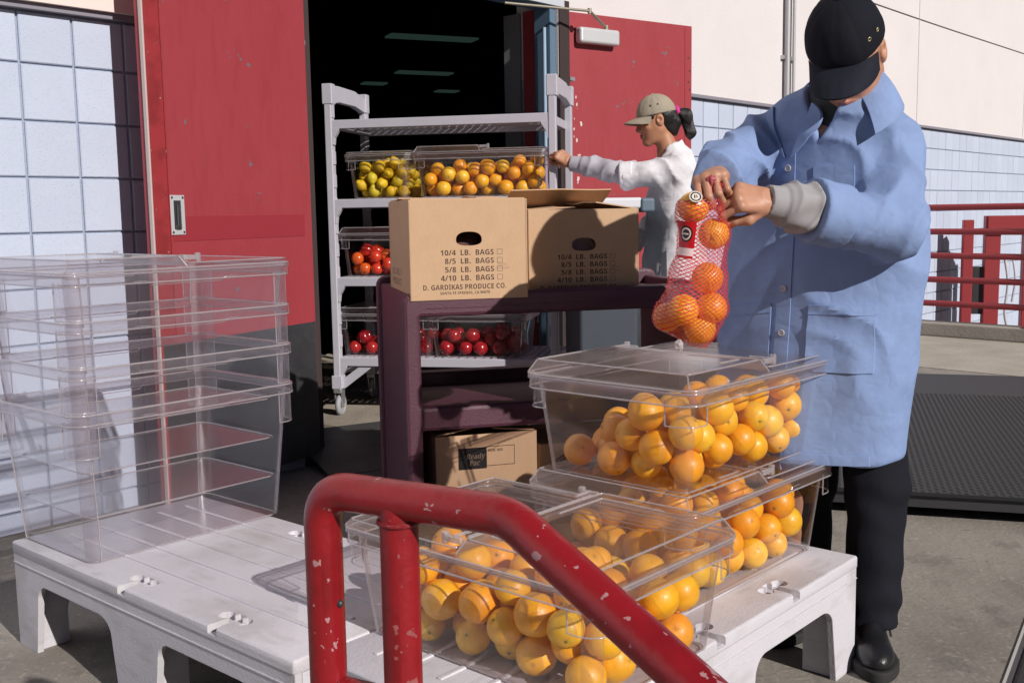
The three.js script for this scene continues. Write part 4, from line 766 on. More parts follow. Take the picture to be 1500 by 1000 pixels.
// ---------------------------------------------------------------- bodies: signed distance fields meshed with surface nets
function surfaceNets(f, lo, hi, cell) {
  const nx = Math.ceil((hi[0] - lo[0]) / cell) + 1, ny = Math.ceil((hi[1] - lo[1]) / cell) + 1, nz = Math.ceil((hi[2] - lo[2]) / cell) + 1;
  const D = new Float32Array(nx * ny * nz), id = (i, j, k) => (k * ny + j) * nx + i;
  for (let k0 = 0; k0 < nz; k0 += 4) for (let j0 = 0; j0 < ny; j0 += 4) for (let i0 = 0; i0 < nx; i0 += 4) { // far blocks take the value of their centre
    const k1 = Math.min(nz, k0 + 4), j1 = Math.min(ny, j0 + 4), i1 = Math.min(nx, i0 + 4), c = f(lo[0] + (i0 + 1.5) * cell, lo[1] + (j0 + 1.5) * cell, lo[2] + (k0 + 1.5) * cell), far = Math.abs(c) > 7 * cell;
    for (let k = k0; k < k1; k++) for (let j = j0; j < j1; j++) for (let i = i0; i < i1; i++) D[id(i, j, k)] = far ? c : f(lo[0] + i * cell, lo[1] + j * cell, lo[2] + k * cell);
  }
  const vi = new Int32Array(nx * ny * nz).fill(-1), pos = [], ix = [];
  const E = [[0, 1], [0, 2], [0, 4], [1, 3], [1, 5], [2, 3], [2, 6], [3, 7], [4, 5], [4, 6], [5, 7], [6, 7]];
  const d = new Float32Array(8);
  for (let k = 0; k + 1 < nz; k++) for (let j = 0; j + 1 < ny; j++) for (let i = 0; i + 1 < nx; i++) {
    let m = 0; for (let c = 0; c < 8; c++) { d[c] = D[id(i + (c & 1), j + ((c >> 1) & 1), k + (c >> 2))]; if (d[c] < 0) m |= 1 << c; }
    if (m === 0 || m === 255) continue;
    let x = 0, y = 0, z = 0, n = 0;
    for (const [a, b] of E) if ((d[a] < 0) !== (d[b] < 0)) { const t = d[a] / (d[a] - d[b]); x += (a & 1) + t * ((b & 1) - (a & 1)); y += ((a >> 1) & 1) + t * (((b >> 1) & 1) - ((a >> 1) & 1)); z += (a >> 2) + t * ((b >> 2) - (a >> 2)); n++; }
    vi[id(i, j, k)] = pos.length / 3; pos.push(lo[0] + (i + x / n) * cell, lo[1] + (j + y / n) * cell, lo[2] + (k + z / n) * cell);
  }
  const quad = (a, b, c, e, fl) => { if (a < 0 || b < 0 || c < 0 || e < 0) return; fl ? ix.push(a, b, c, a, c, e) : ix.push(a, c, b, a, e, c); };
  for (let k = 1; k + 1 < nz; k++) for (let j = 1; j + 1 < ny; j++) for (let i = 1; i + 1 < nx; i++) {
    const s = D[id(i, j, k)] < 0;
    if (s !== (D[id(i + 1, j, k)] < 0)) quad(vi[id(i, j - 1, k - 1)], vi[id(i, j, k - 1)], vi[id(i, j, k)], vi[id(i, j - 1, k)], s);
    if (s !== (D[id(i, j + 1, k)] < 0)) quad(vi[id(i - 1, j, k - 1)], vi[id(i - 1, j, k)], vi[id(i, j, k)], vi[id(i, j, k - 1)], s);
    if (s !== (D[id(i, j, k + 1)] < 0)) quad(vi[id(i - 1, j - 1, k)], vi[id(i, j - 1, k)], vi[id(i, j, k)], vi[id(i - 1, j, k)], s);
  }
  const g = new THREE.BufferGeometry(); g.setAttribute('position', new THREE.Float32BufferAttribute(pos, 3)); g.setIndex(ix); g.computeVertexNormals(); return g;
}
const smin = (a, b, k) => { const h = Math.max(k - Math.abs(a - b), 0) / k; return Math.min(a, b) - h * h * k * 0.25; };
const smax = (a, b, k) => -smin(-a, -b, k);
function cap(x, y, z, a, b, ra, rb) { const bx = b.x - a.x, by = b.y - a.y, bz = b.z - a.z, px = x - a.x, py = y - a.y, pz = z - a.z; let t = (px * bx + py * by + pz * bz) / (bx * bx + by * by + bz * bz); t = t < 0 ? 0 : t > 1 ? 1 : t; const dx = px - t * bx, dy = py - t * by, dz = pz - t * bz; return Math.sqrt(dx * dx + dy * dy + dz * dz) - (ra + (rb - ra) * t); }
function ell(x, y, z, cx, cy, cz, a, b, c) { x = (x - cx) / a; y = (y - cy) / b; z = (z - cz) / c; const k0 = Math.sqrt(x * x + y * y + z * z), k1 = Math.sqrt((x / a) ** 2 + (y / b) ** 2 + (z / c) ** 2); return k1 < 1e-9 ? -Math.min(a, b, c) : k0 * (k0 - 1) / k1; }
const sp = (x, y, z, cx, cy, cz, r) => Math.hypot(x - cx, y - cy, z - cz) - r;
// ---- a head in its own frame: +z face, +y up
function headSDF(x, y, z, o = {}) {
  const ax = Math.abs(x), n = o.nose ?? 1;
  let d = ell(x, y, z, 0, 0.03, -0.012, 0.076, 0.098, 0.097);
  d = smin(d, ell(x, y, z, 0, -0.03, 0.03, 0.06, 0.085, 0.062), 0.03);
  d = smin(d, cap(ax, y, z, V(0.048, -0.045, 0.0), V(0.012, -0.1, 0.062), 0.022, 0.017), 0.035);
  d = smin(d, cap(ax, y, z, V(0.012, 0.024, 0.086), V(0.036, 0.02, 0.074), 0.01, 0.009), 0.012);
  d = smax(d, -sp(ax, y, z, 0.031, 0.006, 0.1, 0.015), 0.014);
  d = smin(d, sp(ax, y, z, 0.031, 0.006, 0.078, 0.0125), 0.004);
  d = smin(d, cap(ax, y, z, V(0.045, -0.022, 0.062), V(0.03, -0.028, 0.075), 0.014, 0.012), 0.02);
  d = smin(d, cap(x, y, z, V(0, 0.008, 0.09), V(0, -0.028, 0.106 + 0.004 * n), 0.0075, 0.0115), 0.009);
  d = smin(d, sp(ax, y, z, 0.0115, -0.033, 0.096, 0.0085), 0.008);
  d = smin(d, cap(ax, y, z, V(0, -0.058, 0.0945), V(0.019, -0.0625, 0.084), 0.006, 0.0035), 0.006);
  d = smin(d, cap(ax, y, z, V(0, -0.0705, 0.092), V(0.016, -0.067, 0.084), 0.007, 0.0035), 0.006);
  d = smax(d, -cap(ax, y, z, V(0, -0.0642, 0.102), V(0.02, -0.0648, 0.09), 0.0018, 0.0012), 0.003);
  d = smin(d, sp(x, y, z, 0, -0.1, 0.07, 0.018), 0.022);
  let e = ell(ax, y, z, 0.079, 0.0, -0.008, 0.01, 0.032, 0.02); e = smax(e, -sp(ax, y, z, 0.089, 0.004, -0.003, 0.0125), 0.008);
  d = smin(d, e, 0.008);
  return d;
}
const neckSDF = (x, y, z, r = 0.054) => cap(x, y, z, V(0, -0.05, -0.02), V(0, -0.22, -0.05), r, r * 1.12);
// vertex colours of a head
function paintHead(g, skin, lip, dark, brows = true) {
  const p = g.attributes.position, c = new Float32Array(p.count * 3);
  for (let i = 0; i < p.count; i++) {
    const x = p.getX(i), y = p.getY(i), z = p.getZ(i), ax = Math.abs(x); let k = [...skin];
    if (z > 0.05 && y < 0.01) k = [k[0] * 1.02, k[1] * 0.97, k[2] * 0.96];
    const lp = Math.max(0, 1 - Math.hypot(ax / 0.024, (y + 0.0645) / 0.0125)); if (z > 0.075 && lp > 0) k = mixc(k, lip, sst(0, 0.4, lp));
    const ey = Math.hypot((ax - 0.031) / 0.013, (y - 0.006) / 0.006); if (z > 0.068 && ey < 1) k = ey < 0.5 ? [0.02, 0.015, 0.012] : [0.5, 0.47, 0.45];
    else if (z > 0.06 && Math.hypot((ax - 0.031) / 0.016, (y - 0.008) / 0.009) < 1) k = mixc(k, dark, 0.5);
    if (brows && z > 0.05 && Math.abs(y - 0.03 + (ax - 0.03) ** 2 * 6) < 0.0045 && ax > 0.012 && ax < 0.05) k = mixc(k, dark, 0.8);
    if (z < Math.min(0.005, 0.0 + 0.9 * y) && y > -0.075 && !(ax > 0.066 && Math.abs(y) < 0.036 && z > -0.035) || y > 0.062) k = dark;
    c.set(k, i * 3);
  }
  g.setAttribute('color', new THREE.BufferAttribute(c, 3)); return g;
}
const paint = (g, k) => { g.setAttribute('color', new THREE.BufferAttribute(new Float32Array(g.attributes.position.count * 3).map((_, i) => k[i % 3]), 3)); return g; };
// ---- a right hand in its own frame: wrist at 0, fingers along +x, back of the hand +y, thumb on +z ; curl = [index, middle, ring, little] base bends
function handGeo(curls, thumb, mirror = 1, cell = 0.0026) {
  const C = []; const kn = [[0.086, 0.004, 0.029], [0.09, 0.006, 0.009], [0.086, 0.004, -0.011], [0.077, 0, -0.029]], len = [[0.044, 0.027, 0.021], [0.048, 0.031, 0.022], [0.044, 0.029, 0.021], [0.035, 0.021, 0.019]], rad = [0.0094, 0.0096, 0.009, 0.008];
  const palm = kn.map(k => [V(0.012, 0, k[2] * 0.62), V(...k), 0.0155, 0.0125]);
  kn.forEach((k, i) => { let p = V(...k), a = 0; const side = (1.5 - i) * 0.05; for (let j = 0; j < 3; j++) { a += curls[i][j]; const q = p.clone().add(V(Math.cos(a) * len[i][j], -Math.sin(a) * len[i][j], side * len[i][j])); C.push([p, q, rad[i] * (1.04 - 0.08 * j), rad[i] * (0.97 - 0.09 * j), i]); p = q; } });
  const t0 = V(0.022, -0.006, 0.02), T = [t0]; for (const q of thumb) T.push(V(...q));
  const TR = [0.0165, 0.0125, 0.011, 0.009];
  const f = (x, y, z) => {
    let d = cap(x, y, z, V(-0.05, 0, 0), V(0.015, 0, 0), 0.026, 0.026); { const q = Math.abs(y); d = Math.max(d, q - 0.02); }
    let pm = 1; for (const [a, b, r0, r1] of palm) pm = smin(pm, cap(x, y, z, a, b, r0, r1), 0.016); d = smin(d, pm, 0.014);
    d = smin(d, cap(x, y, z, V(0.03, -0.008, -0.02), V(0.06, -0.006, -0.024), 0.014, 0.012), 0.014);
    const fg = [1, 1, 1, 1]; for (const [a, b, r0, r1, i] of C) fg[i] = smin(fg[i], cap(x, y, z, a, b, r0, r1), 0.004);
    for (let i = 0; i < 4; i++) { d = smin(d, fg[i], 0.0035); const k = kn[i]; d = smin(d, sp(x, y, z, k[0], k[1] + 0.004, k[2], 0.0095), 0.008); }
    let th = 1; for (let i = 0; i < 3; i++) th = smin(th, cap(x, y, z, T[i], T[i + 1], TR[i], TR[i + 1]), 0.006); d = smin(d, th, 0.008);
    return d;
  };
  const g = surfaceNets(f, [-0.06, -0.13, -0.075], [0.21, 0.045, 0.085], cell);
  if (mirror < 0) { g.scale(1, 1, -1); const ix = g.index.array; for (let i = 0; i < ix.length; i += 3) { const t = ix[i]; ix[i] = ix[i + 1]; ix[i + 1] = t; } g.computeVertexNormals(); }
  return g;
}
function basis(xdir, ydir) { const x = xdir.clone().normalize(), z = new THREE.Vector3().crossVectors(x, ydir).normalize(), y = new THREE.Vector3().crossVectors(z, x).normalize(); return new THREE.Matrix4().makeBasis(x, y, z); }
function paintHand(g, skin) { const p = g.attributes.position, c = new Float32Array(p.count * 3); for (let i = 0; i < p.count; i++) { const x = p.getX(i), k = x > 0.08 && x < 0.1 ? 0.93 : 1; c.set([skin[0] * k, skin[1] * k * (x > 0.1 ? 0.94 : 1), skin[2] * k * (x > 0.1 ? 0.94 : 1)], i * 3); } g.setAttribute('color', new THREE.BufferAttribute(c, 3)); return g; }
const skinBump = tex(256, 0.06, (u, v) => fbm(u, v, 20, 4, 6), false);
const skinMat = new THREE.MeshPhysicalMaterial({ vertexColors: true, roughness: 0.5, bumpMap: skinBump, bumpScale: 0.0004 });
const clothBump = tex(512, 0.08, (u, v) => 0.5 + 0.25 * Math.sin((u + v) * 6.2832 * 50) + 0.25 * fbm(u, v, 60, 2, 5), false);
const cloth = (c, s, rough = 0.85) => new THREE.MeshPhysicalMaterial({ specularIntensity: 0.4, map: tex(256, 0.5, (u, v) => c.map(x => x * (0.9 + 0.2 * fbm(u, v, 12, 4, s)))), bumpMap: clothBump, bumpScale: 0.0004, roughness: rough });
const fold = v => { v -= Math.floor(v); const w = Math.abs(v - 0.5) * 2; return (1 - w) ** 2.2; }; // narrow crease, broad swell between
// a garment cross-section field: rows {y, c:[x,z], a, b}; axes Lx, F in plan
function loftField(rows, Lx, F) {
  return (x, y, z) => {
    let i = 0; while (i < rows.length - 2 && y > rows[i + 1].y) i++;
    const p = rows[i], q = rows[i + 1]; let t = (y - p.y) / (q.y - p.y); t = t < 0 ? 0 : t > 1 ? 1 : t; const u = t * t * (3 - 2 * t) * 0.5 + t * 0.5;
    const cx = p.c[0] + (q.c[0] - p.c[0]) * u, cz = p.c[1] + (q.c[1] - p.c[1]) * u, a = p.a + (q.a - p.a) * u, b = p.b + (q.b - p.b) * u;
    const dx = x - cx, dz = z - cz, l = dx * Lx.x + dz * Lx.z, f = dx * F.x + dz * F.z;
    const k0 = Math.hypot(l / a, f / b), k1 = Math.hypot(l / (a * a), f / (b * b)); let d = k1 < 1e-6 ? -Math.min(a, b) : k0 * (k0 - 1) / k1;
    return smax(d, smax(y - rows[rows.length - 1].y, rows[0].y - y, 0.01), 0.03);
  };
}
// a sheet of cloth laid on a field: grid of start points marched along dir to the surface
function patch(f, nu, nv, start, dir, off, thick = 0.004, reach = 0.5) {
  const top = [], nrm = dir.clone().negate();
  for (let j = 0; j <= nv; j++) for (let i = 0; i <= nu; i++) { const p = start(i / nu, j / nv).clone(); let go = 0; for (let k = 0; k < 60 && go < reach; k++) { const d = f(p.x, p.y, p.z) - off; if (d < 0.0006) break; const w = Math.min(d * 0.8, 0.05); go += w; p.addScaledVector(dir, w); } top.push(p); }
  const pos = [], P = (i, j, s) => { const v = top[j * (nu + 1) + i]; return s ? [v.x, v.y, v.z] : [v.x - nrm.x * (off + thick), v.y - nrm.y * (off + thick), v.z - nrm.z * (off + thick)]; };
  const q = (a, b, c, d) => pos.push(...a, ...b, ...c, ...a, ...c, ...d);
  for (let j = 0; j < nv; j++) for (let i = 0; i < nu; i++) q(P(i, j, 1), P(i + 1, j, 1), P(i + 1, j + 1, 1), P(i, j + 1, 1));
  for (let i = 0; i < nu; i++) { q(P(i, 0, 0), P(i + 1, 0, 0), P(i + 1, 0, 1), P(i, 0, 1)); q(P(i, nv, 1), P(i + 1, nv, 1), P(i + 1, nv, 0), P(i, nv, 0)); }
  for (let j = 0; j < nv; j++) { q(P(0, j, 1), P(0, j + 1, 1), P(0, j + 1, 0), P(0, j, 0)); q(P(nu, j, 0), P(nu, j + 1, 0), P(nu, j + 1, 1), P(nu, j, 1)); }
  const g = new THREE.BufferGeometry(); g.setAttribute('position', new THREE.Float32BufferAttribute(pos, 3)); return boxUV(toCreasedNormals(g, 0.7));
}
// cap with visor in the head frame
function capParts(visorLen, drop, tilt = 0) {
  const crown = surfaceNets((x, y, z) => {
    let d = ell(x, y, z, 0, 0.042, -0.012, 0.0875, 0.105, 0.109);
    d += 0.0012 * Math.cos(Math.atan2(x, z + 0.012) * 6 + 3.14) ** 8 * (y > 0.06 ? 1 : 0.4) + 0.0018 * n3(x * 22, y * 22, z * 22);
    return smax(d, 0.034 - y - 0.16 * (z + 0.02) * 0 + 0.25 * Math.min(0, z + 0.02) * 0 , 0.006);
  }, [-0.1, 0.02, -0.135], [0.1, 0.16, 0.115], 0.004);
  const nu = 28, nv = 8, pos = [], G = [];
  for (const s of [0, 1]) for (let j = 0; j <= nv; j++) for (let i = 0; i <= nu; i++) {
    const u = i / nu * 2 - 1, v = j / nv, a = u * 1.12; const x0 = 0.086 * Math.sin(a), z0 = -0.012 + 0.107 * Math.cos(a);
    const reach = visorLen * Math.sqrt(Math.max(0, 1 - u * u * 0.98)); const x = x0 * (1 + 0.06 * v * (1 - u * u)), z = z0 + reach * v;
    const y = 0.04 - drop * v * (0.4 + 0.6 * v) - 0.028 * u * u * (0.4 + 0.6 * v) + (s ? 0 : -0.0042); G.push([x, y, z]);
  }
  const I = (s, j, i) => G[s * (nu + 1) * (nv + 1) + j * (nu + 1) + i], q = (a, b, c, d) => pos.push(...a, ...b, ...c, ...a, ...c, ...d);
  for (let j = 0; j < nv; j++) for (let i = 0; i < nu; i++) { q(I(1, j, i), I(1, j + 1, i), I(1, j + 1, i + 1), I(1, j, i + 1)); q(I(0, j, i), I(0, j, i + 1), I(0, j + 1, i + 1), I(0, j + 1, i)); }
  for (let i = 0; i < nu; i++) q(I(1, nv, i), I(0, nv, i), I(0, nv, i + 1), I(1, nv, i + 1));
  const vg = new THREE.BufferGeometry(); vg.setAttribute('position', new THREE.Float32BufferAttribute(pos, 3));
  return [crown, toCreasedNormals(vg, 0.9)];
}
function shoeGeo() { // toe towards +z, ground at 0, ankle at origin
  const up = surfaceNets((x, y, z) => {
    let d = ell(x, y, z, 0, 0.045, 0.13, 0.048, 0.042, 0.085); d = smin(d, ell(x, y, z, 0, 0.06, 0.02, 0.042, 0.062, 0.08), 0.04); d = smin(d, cap(x, y, z, V(0, 0.06, -0.02), V(0, 0.115, -0.012), 0.038, 0.042), 0.03);
    d += 0.0012 * n3(x * 40, y * 40, z * 40) * (z > 0.03 ? 1 : 0.3); return smax(d, 0.018 - y, 0.006);
  }, [-0.06, 0.005, -0.08], [0.06, 0.17, 0.23], 0.004);
  const sole = surfaceNets((x, y, z) => { let d = Math.min(ell(x, 0, z, 0, 0, 0.125, 0.054, 0.1, 0.1), ell(x, 0, z, 0, 0, 0.0, 0.043, 0.1, 0.075)); d = smin(d, cap(x, 0, z, V(0, 0, 0), V(0, 0, 0.12), 0.04, 0.045), 0.05); return smax(d, Math.abs(y - 0.016) - 0.0155, 0.005); }, [-0.07, -0.008, -0.09], [0.07, 0.04, 0.24], 0.004);
  const laces = []; for (let i = 0; i < 4; i++) { const z = 0.085 - i * 0.021, y = 0.09 + i * 0.012; laces.push(tube([V(-0.026, y - 0.008, z), V(0, y + 0.003, z + 0.004), V(0.026, y - 0.006, z - 0.006)], 0.0035, 10, 6)); }
  laces.push(tube([V(0, 0.128, 0.03), V(0.035, 0.13, 0.045), V(0.045, 0.09, 0.05), V(0.05, 0.065, 0.06)], 0.0032, 20, 6), tube([V(0, 0.128, 0.03), V(-0.03, 0.128, 0.05), V(-0.04, 0.1, 0.05)], 0.0032, 16, 6), new THREE.TorusGeometry(0.014, 0.003, 6, 16).rotateX(1).translate(0.02, 0.126, 0.045), new THREE.TorusGeometry(0.014, 0.003, 6, 16).rotateX(1).translate(-0.018, 0.126, 0.045));
  return [up, sole, merge(laces)];
}

// ---------------------------------------------------------------- the man in the blue coat
{
  const base = V(0.86, 0, -2.86), g = thing('person', 'man in blue work coat and black cap holding a net bag over the boxes', 'person', [base.x, 0, base.z]);
  const put = (name, geo, mat, uv = true) => part(name, (uv ? boxUV(geo) : flat(geo)).translate(-base.x, 0, -base.z), mat, g);
  const yaw = -0.7, F = V(Math.sin(yaw), 0, Math.cos(yaw)), Lx = V(Math.cos(yaw), 0, -Math.sin(yaw));
  const J = { sL: V(0.988, 1.35, -2.735), eL: V(0.93, 1.155, -2.6), wL: V(0.605, 1.222, -2.485), sR: V(0.685, 1.385, -2.9), eR: V(0.553, 1.305, -2.73), wR: V(0.488, 1.283, -2.545) };
  const skin = [0.47, 0.235, 0.15];
  // head
  const hc = V(0.846, 1.58, -2.71), hM = new THREE.Matrix4().makeRotationFromEuler(new THREE.Euler(0.76, -0.44, 0.06, 'YXZ')).scale(V(1.08, 1.08, 1.08)).setPosition(hc);
  const head = paintHead(surfaceNets((x, y, z) => smin(headSDF(x, y, z), cap(x, y, z, V(0, -0.05, -0.03), V(0, -0.13, -0.11), 0.056, 0.058), 0.02), [-0.1, -0.19, -0.18], [0.1, 0.14, 0.13], 0.0034), skin, [0.36, 0.14, 0.12], [0.018, 0.014, 0.012]).applyMatrix4(hM);
  // hands
  const lh = paintHand(handGeo([[0.95, 1.2, 0.7], [1.0, 1.25, 0.7], [1.05, 1.3, 0.7], [1.1, 1.3, 0.7]], [[0.05, -0.026, 0.04], [0.075, -0.045, 0.034], [0.096, -0.056, 0.02]], -1), skin).applyMatrix4(basis(V(-0.94, 0.12, 0.3), V(0.28, 0.55, 0.79)).setPosition(J.wL));
  const rh = paintHand(handGeo([[0.9, 1.2, 0.7], [1.0, 1.25, 0.7], [1.05, 1.3, 0.7], [1.1, 1.3, 0.7]], [[0.05, -0.026, 0.04], [0.075, -0.045, 0.034], [0.096, -0.056, 0.02]], 1), skin).applyMatrix4(basis(V(-0.3, -0.1, 0.95), V(-0.3, 0.95, 0.05)).setPosition(J.wR));
  const core = paint(surfaceNets((x, y, z) => { let d = cap(x, y, z, V(0.85, 0.95, -2.86), V(0.85, 1.35, -2.83), 0.12, 0.12); d = smin(d, cap(x, y, z, V(0.85, 1.35, -2.83), V(0.858, 1.52, -2.775), 0.1, 0.056), 0.06); d = smin(d, cap(x, y, z, J.sL, J.eL, 0.048, 0.042), 0.05); d = smin(d, cap(x, y, z, J.eL, J.wL, 0.04, 0.027), 0.02); d = smin(d, cap(x, y, z, J.sR, J.eR, 0.046, 0.04), 0.05); d = smin(d, cap(x, y, z, J.eR, J.wR, 0.038, 0.027), 0.02); for (const [h, k, a] of [[V(0.95, 0.92, -2.85), V(1.0, 0.5, -2.81), V(0.985, 0.1, -2.79)], [V(0.78, 0.92, -2.9), V(0.8, 0.5, -2.92), V(0.8, 0.1, -2.95)]]) { d = smin(d, cap(x, y, z, h, k, 0.08, 0.055), 0.05); d = smin(d, cap(x, y, z, k, a, 0.052, 0.036), 0.02); } return d; }, [0.42, 0.02, -3.06], [1.12, 1.62, -2.4], 0.014), skin);
  put('body', merge([head, lh, rh, core]), skinMat);
  // coat
  const rows = [{ y: 0.535, c: [0.815, -2.87], a: 0.262, b: 0.2 }, { y: 0.75, c: [0.822, -2.87], a: 0.268, b: 0.185 }, { y: 0.98, c: [0.83, -2.875], a: 0.274, b: 0.165 }, { y: 1.15, c: [0.842, -2.865], a: 0.26, b: 0.15 }, { y: 1.3, c: [0.845, -2.84], a: 0.222, b: 0.135 }, { y: 1.4, c: [0.848, -2.82], a: 0.2, b: 0.12 }, { y: 1.47, c: [0.852, -2.8], a: 0.13, b: 0.1 }, { y: 1.53, c: [0.856, -2.785], a: 0.07, b: 0.07 }];
  const tor = loftField(rows, Lx, F);
  const sleeve = (x, y, z) => {
    let d = cap(x, y, z, J.sL, J.eL, 0.067, 0.068); const cuffEnd = J.eL.clone().lerp(J.wL, 0.7);
    d = smin(d, cap(x, y, z, J.eL, cuffEnd, 0.068, 0.064), 0.04);
    const ax = J.wL.clone().sub(J.eL).normalize(), t = (x - J.eL.x) * ax.x + (y - J.eL.y) * ax.y + (z - J.eL.z) * ax.z;
    const s = (x - J.sL.x) * 0.2 + (y - J.sL.y) * -1;
    d += -0.013 * fold(t * 8 + 0.9 * s + 0.6 * n3(x * 9, y * 9, z * 9)) * sst(0.2, -0.06, t) * sst(-0.22, 0, t) - 0.012 * fold(s * 5.5 + x * 5 + 0.9 * n3(x * 6, y * 6, z * 6)) * sst(0.02, 0.1, s) + 0.007 - 0.003 * n3(x * 13 + t * 9, y * 9, z * 13) - 0.006;
    const cut = t - 0.23 - 0.006 * n3(x * 20, y * 20, z * 20); return smax(d, cut, 0.006);
  };
  const sleeveR = (x, y, z) => { let d = cap(x, y, z, J.sR, J.eR, 0.076, 0.07); const e = J.eR.clone().lerp(J.wR, 0.95); d = smin(d, cap(x, y, z, J.eR, e, 0.074, 0.056), 0.03); d += 0.009 - 0.013 * fold(y * 8 + x * 8 + 0.7 * n3(x * 8, y * 8, z * 8)) - 0.003 * n3(x * 14, y * 14, z * 14) - 0.006; const ax = J.wR.clone().sub(J.eR).normalize(), t = (x - J.eR.x) * ax.x + (y - J.eR.y) * ax.y + (z - J.eR.z) * ax.z; return smax(d, t - 0.2, 0.006); };
  const trunk = (x, y, z) => {
    let d = tor(x, y, z); d = smin(d, cap(x, y, z, V(0.765, 1.425, -2.87), V(0.925, 1.4, -2.785), 0.066, 0.062), 0.06);
    const dx = x - 0.835, dz = z + 2.87, l = dx * Lx.x + dz * Lx.z, f = dx * F.x + dz * F.z;
    const low = sst(1.05, 0.6, y);
    d -= low * (0.007 * n3(l * 8, y * 1.2, f * 8) + 0.013 * fold(l * 4 + 0.7 * n3(l * 5, y * 2.2, f * 5) + y * 0.6) - 0.004);
    d -= (1 - low) * (0.003 * n3(l * 9 + y * 8, y * 9, f * 9) + 0.013 * fold((l * 0.75 + y * 0.8) * 5 + 0.7 * n3(x * 6, y * 6, z * 6)) * sst(-0.02, 0.12, l) + 0.011 * fold((y - l * 1.4) * 4.5 + 0.6 * n3(x * 7, y * 5, z * 7)) * sst(0.02, -0.1, l)) + (1 - low) * 0.006;
    
    return d;
  };
  const coatF = (x, y, z) => { let d = smin(trunk(x, y, z), sleeve(x, y, z), 0.028); d = smin(d, sleeveR(x, y, z), 0.03);
    // V neck and neck opening
    const dx = x - 0.856, dz = z + 2.79, l = dx * Lx.x + dz * Lx.z + 0.035 * (1.5 - y), f = dx * F.x + dz * F.z;
    const vee = Math.max(Math.abs(l) - Math.max(0, (y - 1.375)) * 0.5, 0.02 - f); d = smax(d, -Math.max(vee, 1.37 - y), 0.008);
    return smax(d, 0.543 + 0.006 * Math.sin(x * 40) - y, 0.008); };
  const coatMat = cloth([0.215, 0.3, 0.52], 4, 0.8); coatMat.bumpMap = tex(1024, 0.42, (u, v) => { const w = (u2, v2, p, s) => { const q = Math.abs(fbm(u2, v2, p, 3, s) - 0.5) * 2; return Math.min(1, q * 2.2); }; return 0.5 * w(u, v, 4, 3) + 0.3 * w(u * 1, v * 1, 9, 8) + 0.03 * Math.sin((u + v) * 6.2832 * 130) + 0.1; }, false); coatMat.bumpScale = 0.003;
  const coatGeo = surfaceNets(coatF, [0.42, 0.505, -3.09], [1.13, 1.56, -2.4], 0.0068);
  const co = put('coat', coatGeo, coatMat);
  const onCoat = (name, geo, mat) => part(name, geo.translate(-base.x, 0, -base.z), mat, co);
  const Fm = F.clone().negate(), S = (l, y) => V(0.835, y, -2.87).addScaledVector(Lx, l).addScaledVector(F, 0.42);
  const noArm = (x, y, z) => trunk(x, y, z);
  // placket, pockets, buttons
  const pl = -0.02;
  onCoat('placket', patch(noArm, 3, 60, (u, v) => S(pl - 0.02 + u * 0.04 + 0.0, 0.53 + v * 0.845), Fm, 0.0028), coatMat);
  onCoat('pocket', patch(noArm, 16, 16, (u, v) => S(0.05 + u * 0.155, 0.79 + v * 0.17 - (u < 0.12 && v < 0.12 ? -0.015 : 0)), Fm, 0.0045), coatMat);
  onCoat('pocket', patch(noArm, 16, 16, (u, v) => S(-0.2 + u * 0.145, 0.79 + v * 0.17 - 0.02 * (1 - u)), Fm, 0.0045), coatMat);
  onCoat('breast_pocket', patch(noArm, 10, 10, (u, v) => S(0.05 + u * 0.1, 1.2 + v * 0.11), Fm, 0.0035), coatMat);
  onCoat('pocket_hem', merge([patch(noArm, 16, 2, (u, v) => S(0.05 + u * 0.155, 0.936 + v * 0.004), Fm, 0.0062, 0.003), patch(noArm, 16, 2, (u, v) => S(-0.2 + u * 0.145, 0.936 + v * 0.004 - 0.02 * (1 - u)), Fm, 0.0062, 0.003)]), coatMat);
  onCoat('hem', patch(noArm, 40, 2, (u, v) => S(-0.2 + u * 0.4, 0.55 + v * 0.028), Fm, 0.0022, 0.003), coatMat);
  const bMat = std({ color: RGB(0.38, 0.38, 0.42), roughness: 0.3 });
  for (const y of [1.308, 1.155, 1.0, 0.885, 0.72]) {
    const p = S(pl, y); for (let k = 0; k < 80; k++) { const d = noArm(p.x, p.y, p.z) - 0.005; if (d < 0.0005) break; p.addScaledVector(Fm, Math.min(d * 0.8, 0.04)); }
    const b = merge([new THREE.TorusGeometry(0.0072, 0.0022, 8, 20), cyl(0.007, 0.007, 0.002, 18).rotateX(Math.PI / 2), ...[[-1, -1], [1, -1], [-1, 1], [1, 1]].map(([a, c]) => sph(0.0011, 6, 5).translate(a * 0.002, c * 0.002, 0.0012))]);
    b.applyMatrix4(new THREE.Matrix4().makeRotationY(yaw).setPosition(p)); onCoat('button', b, bMat);
  }
  // rolled cuff of the near sleeve
  const ax = J.wL.clone().sub(J.eL).normalize(), cA = J.eL.clone().addScaledVector(ax, 0.15), cB = J.eL.clone().addScaledVector(ax, 0.24);
  onCoat('rolled_cuff', boxUV(surfaceNets((x, y, z) => { let d = cap(x, y, z, cA.clone().addScaledVector(ax, -0.1), cB.clone().addScaledVector(ax, 0.1), 0.08, 0.077) - 0.003 * n3(x * 22, y * 22, z * 22); const t = (x - cA.x) * ax.x + (y - cA.y) * ax.y + (z - cA.z) * ax.z, len = 0.092; d = smax(d, -t + 0.004 * n3(x * 15, y * 15, z), 0.008); d = smax(d, t - len, 0.008); return smax(d, -(cap(x, y, z, cA, cB.clone().addScaledVector(ax, 0.1), 0.05, 0.05)) , 0.004); }, [0.55, 1.05, -2.7], [0.92, 1.3, -2.4], 0.005)), coatMat);
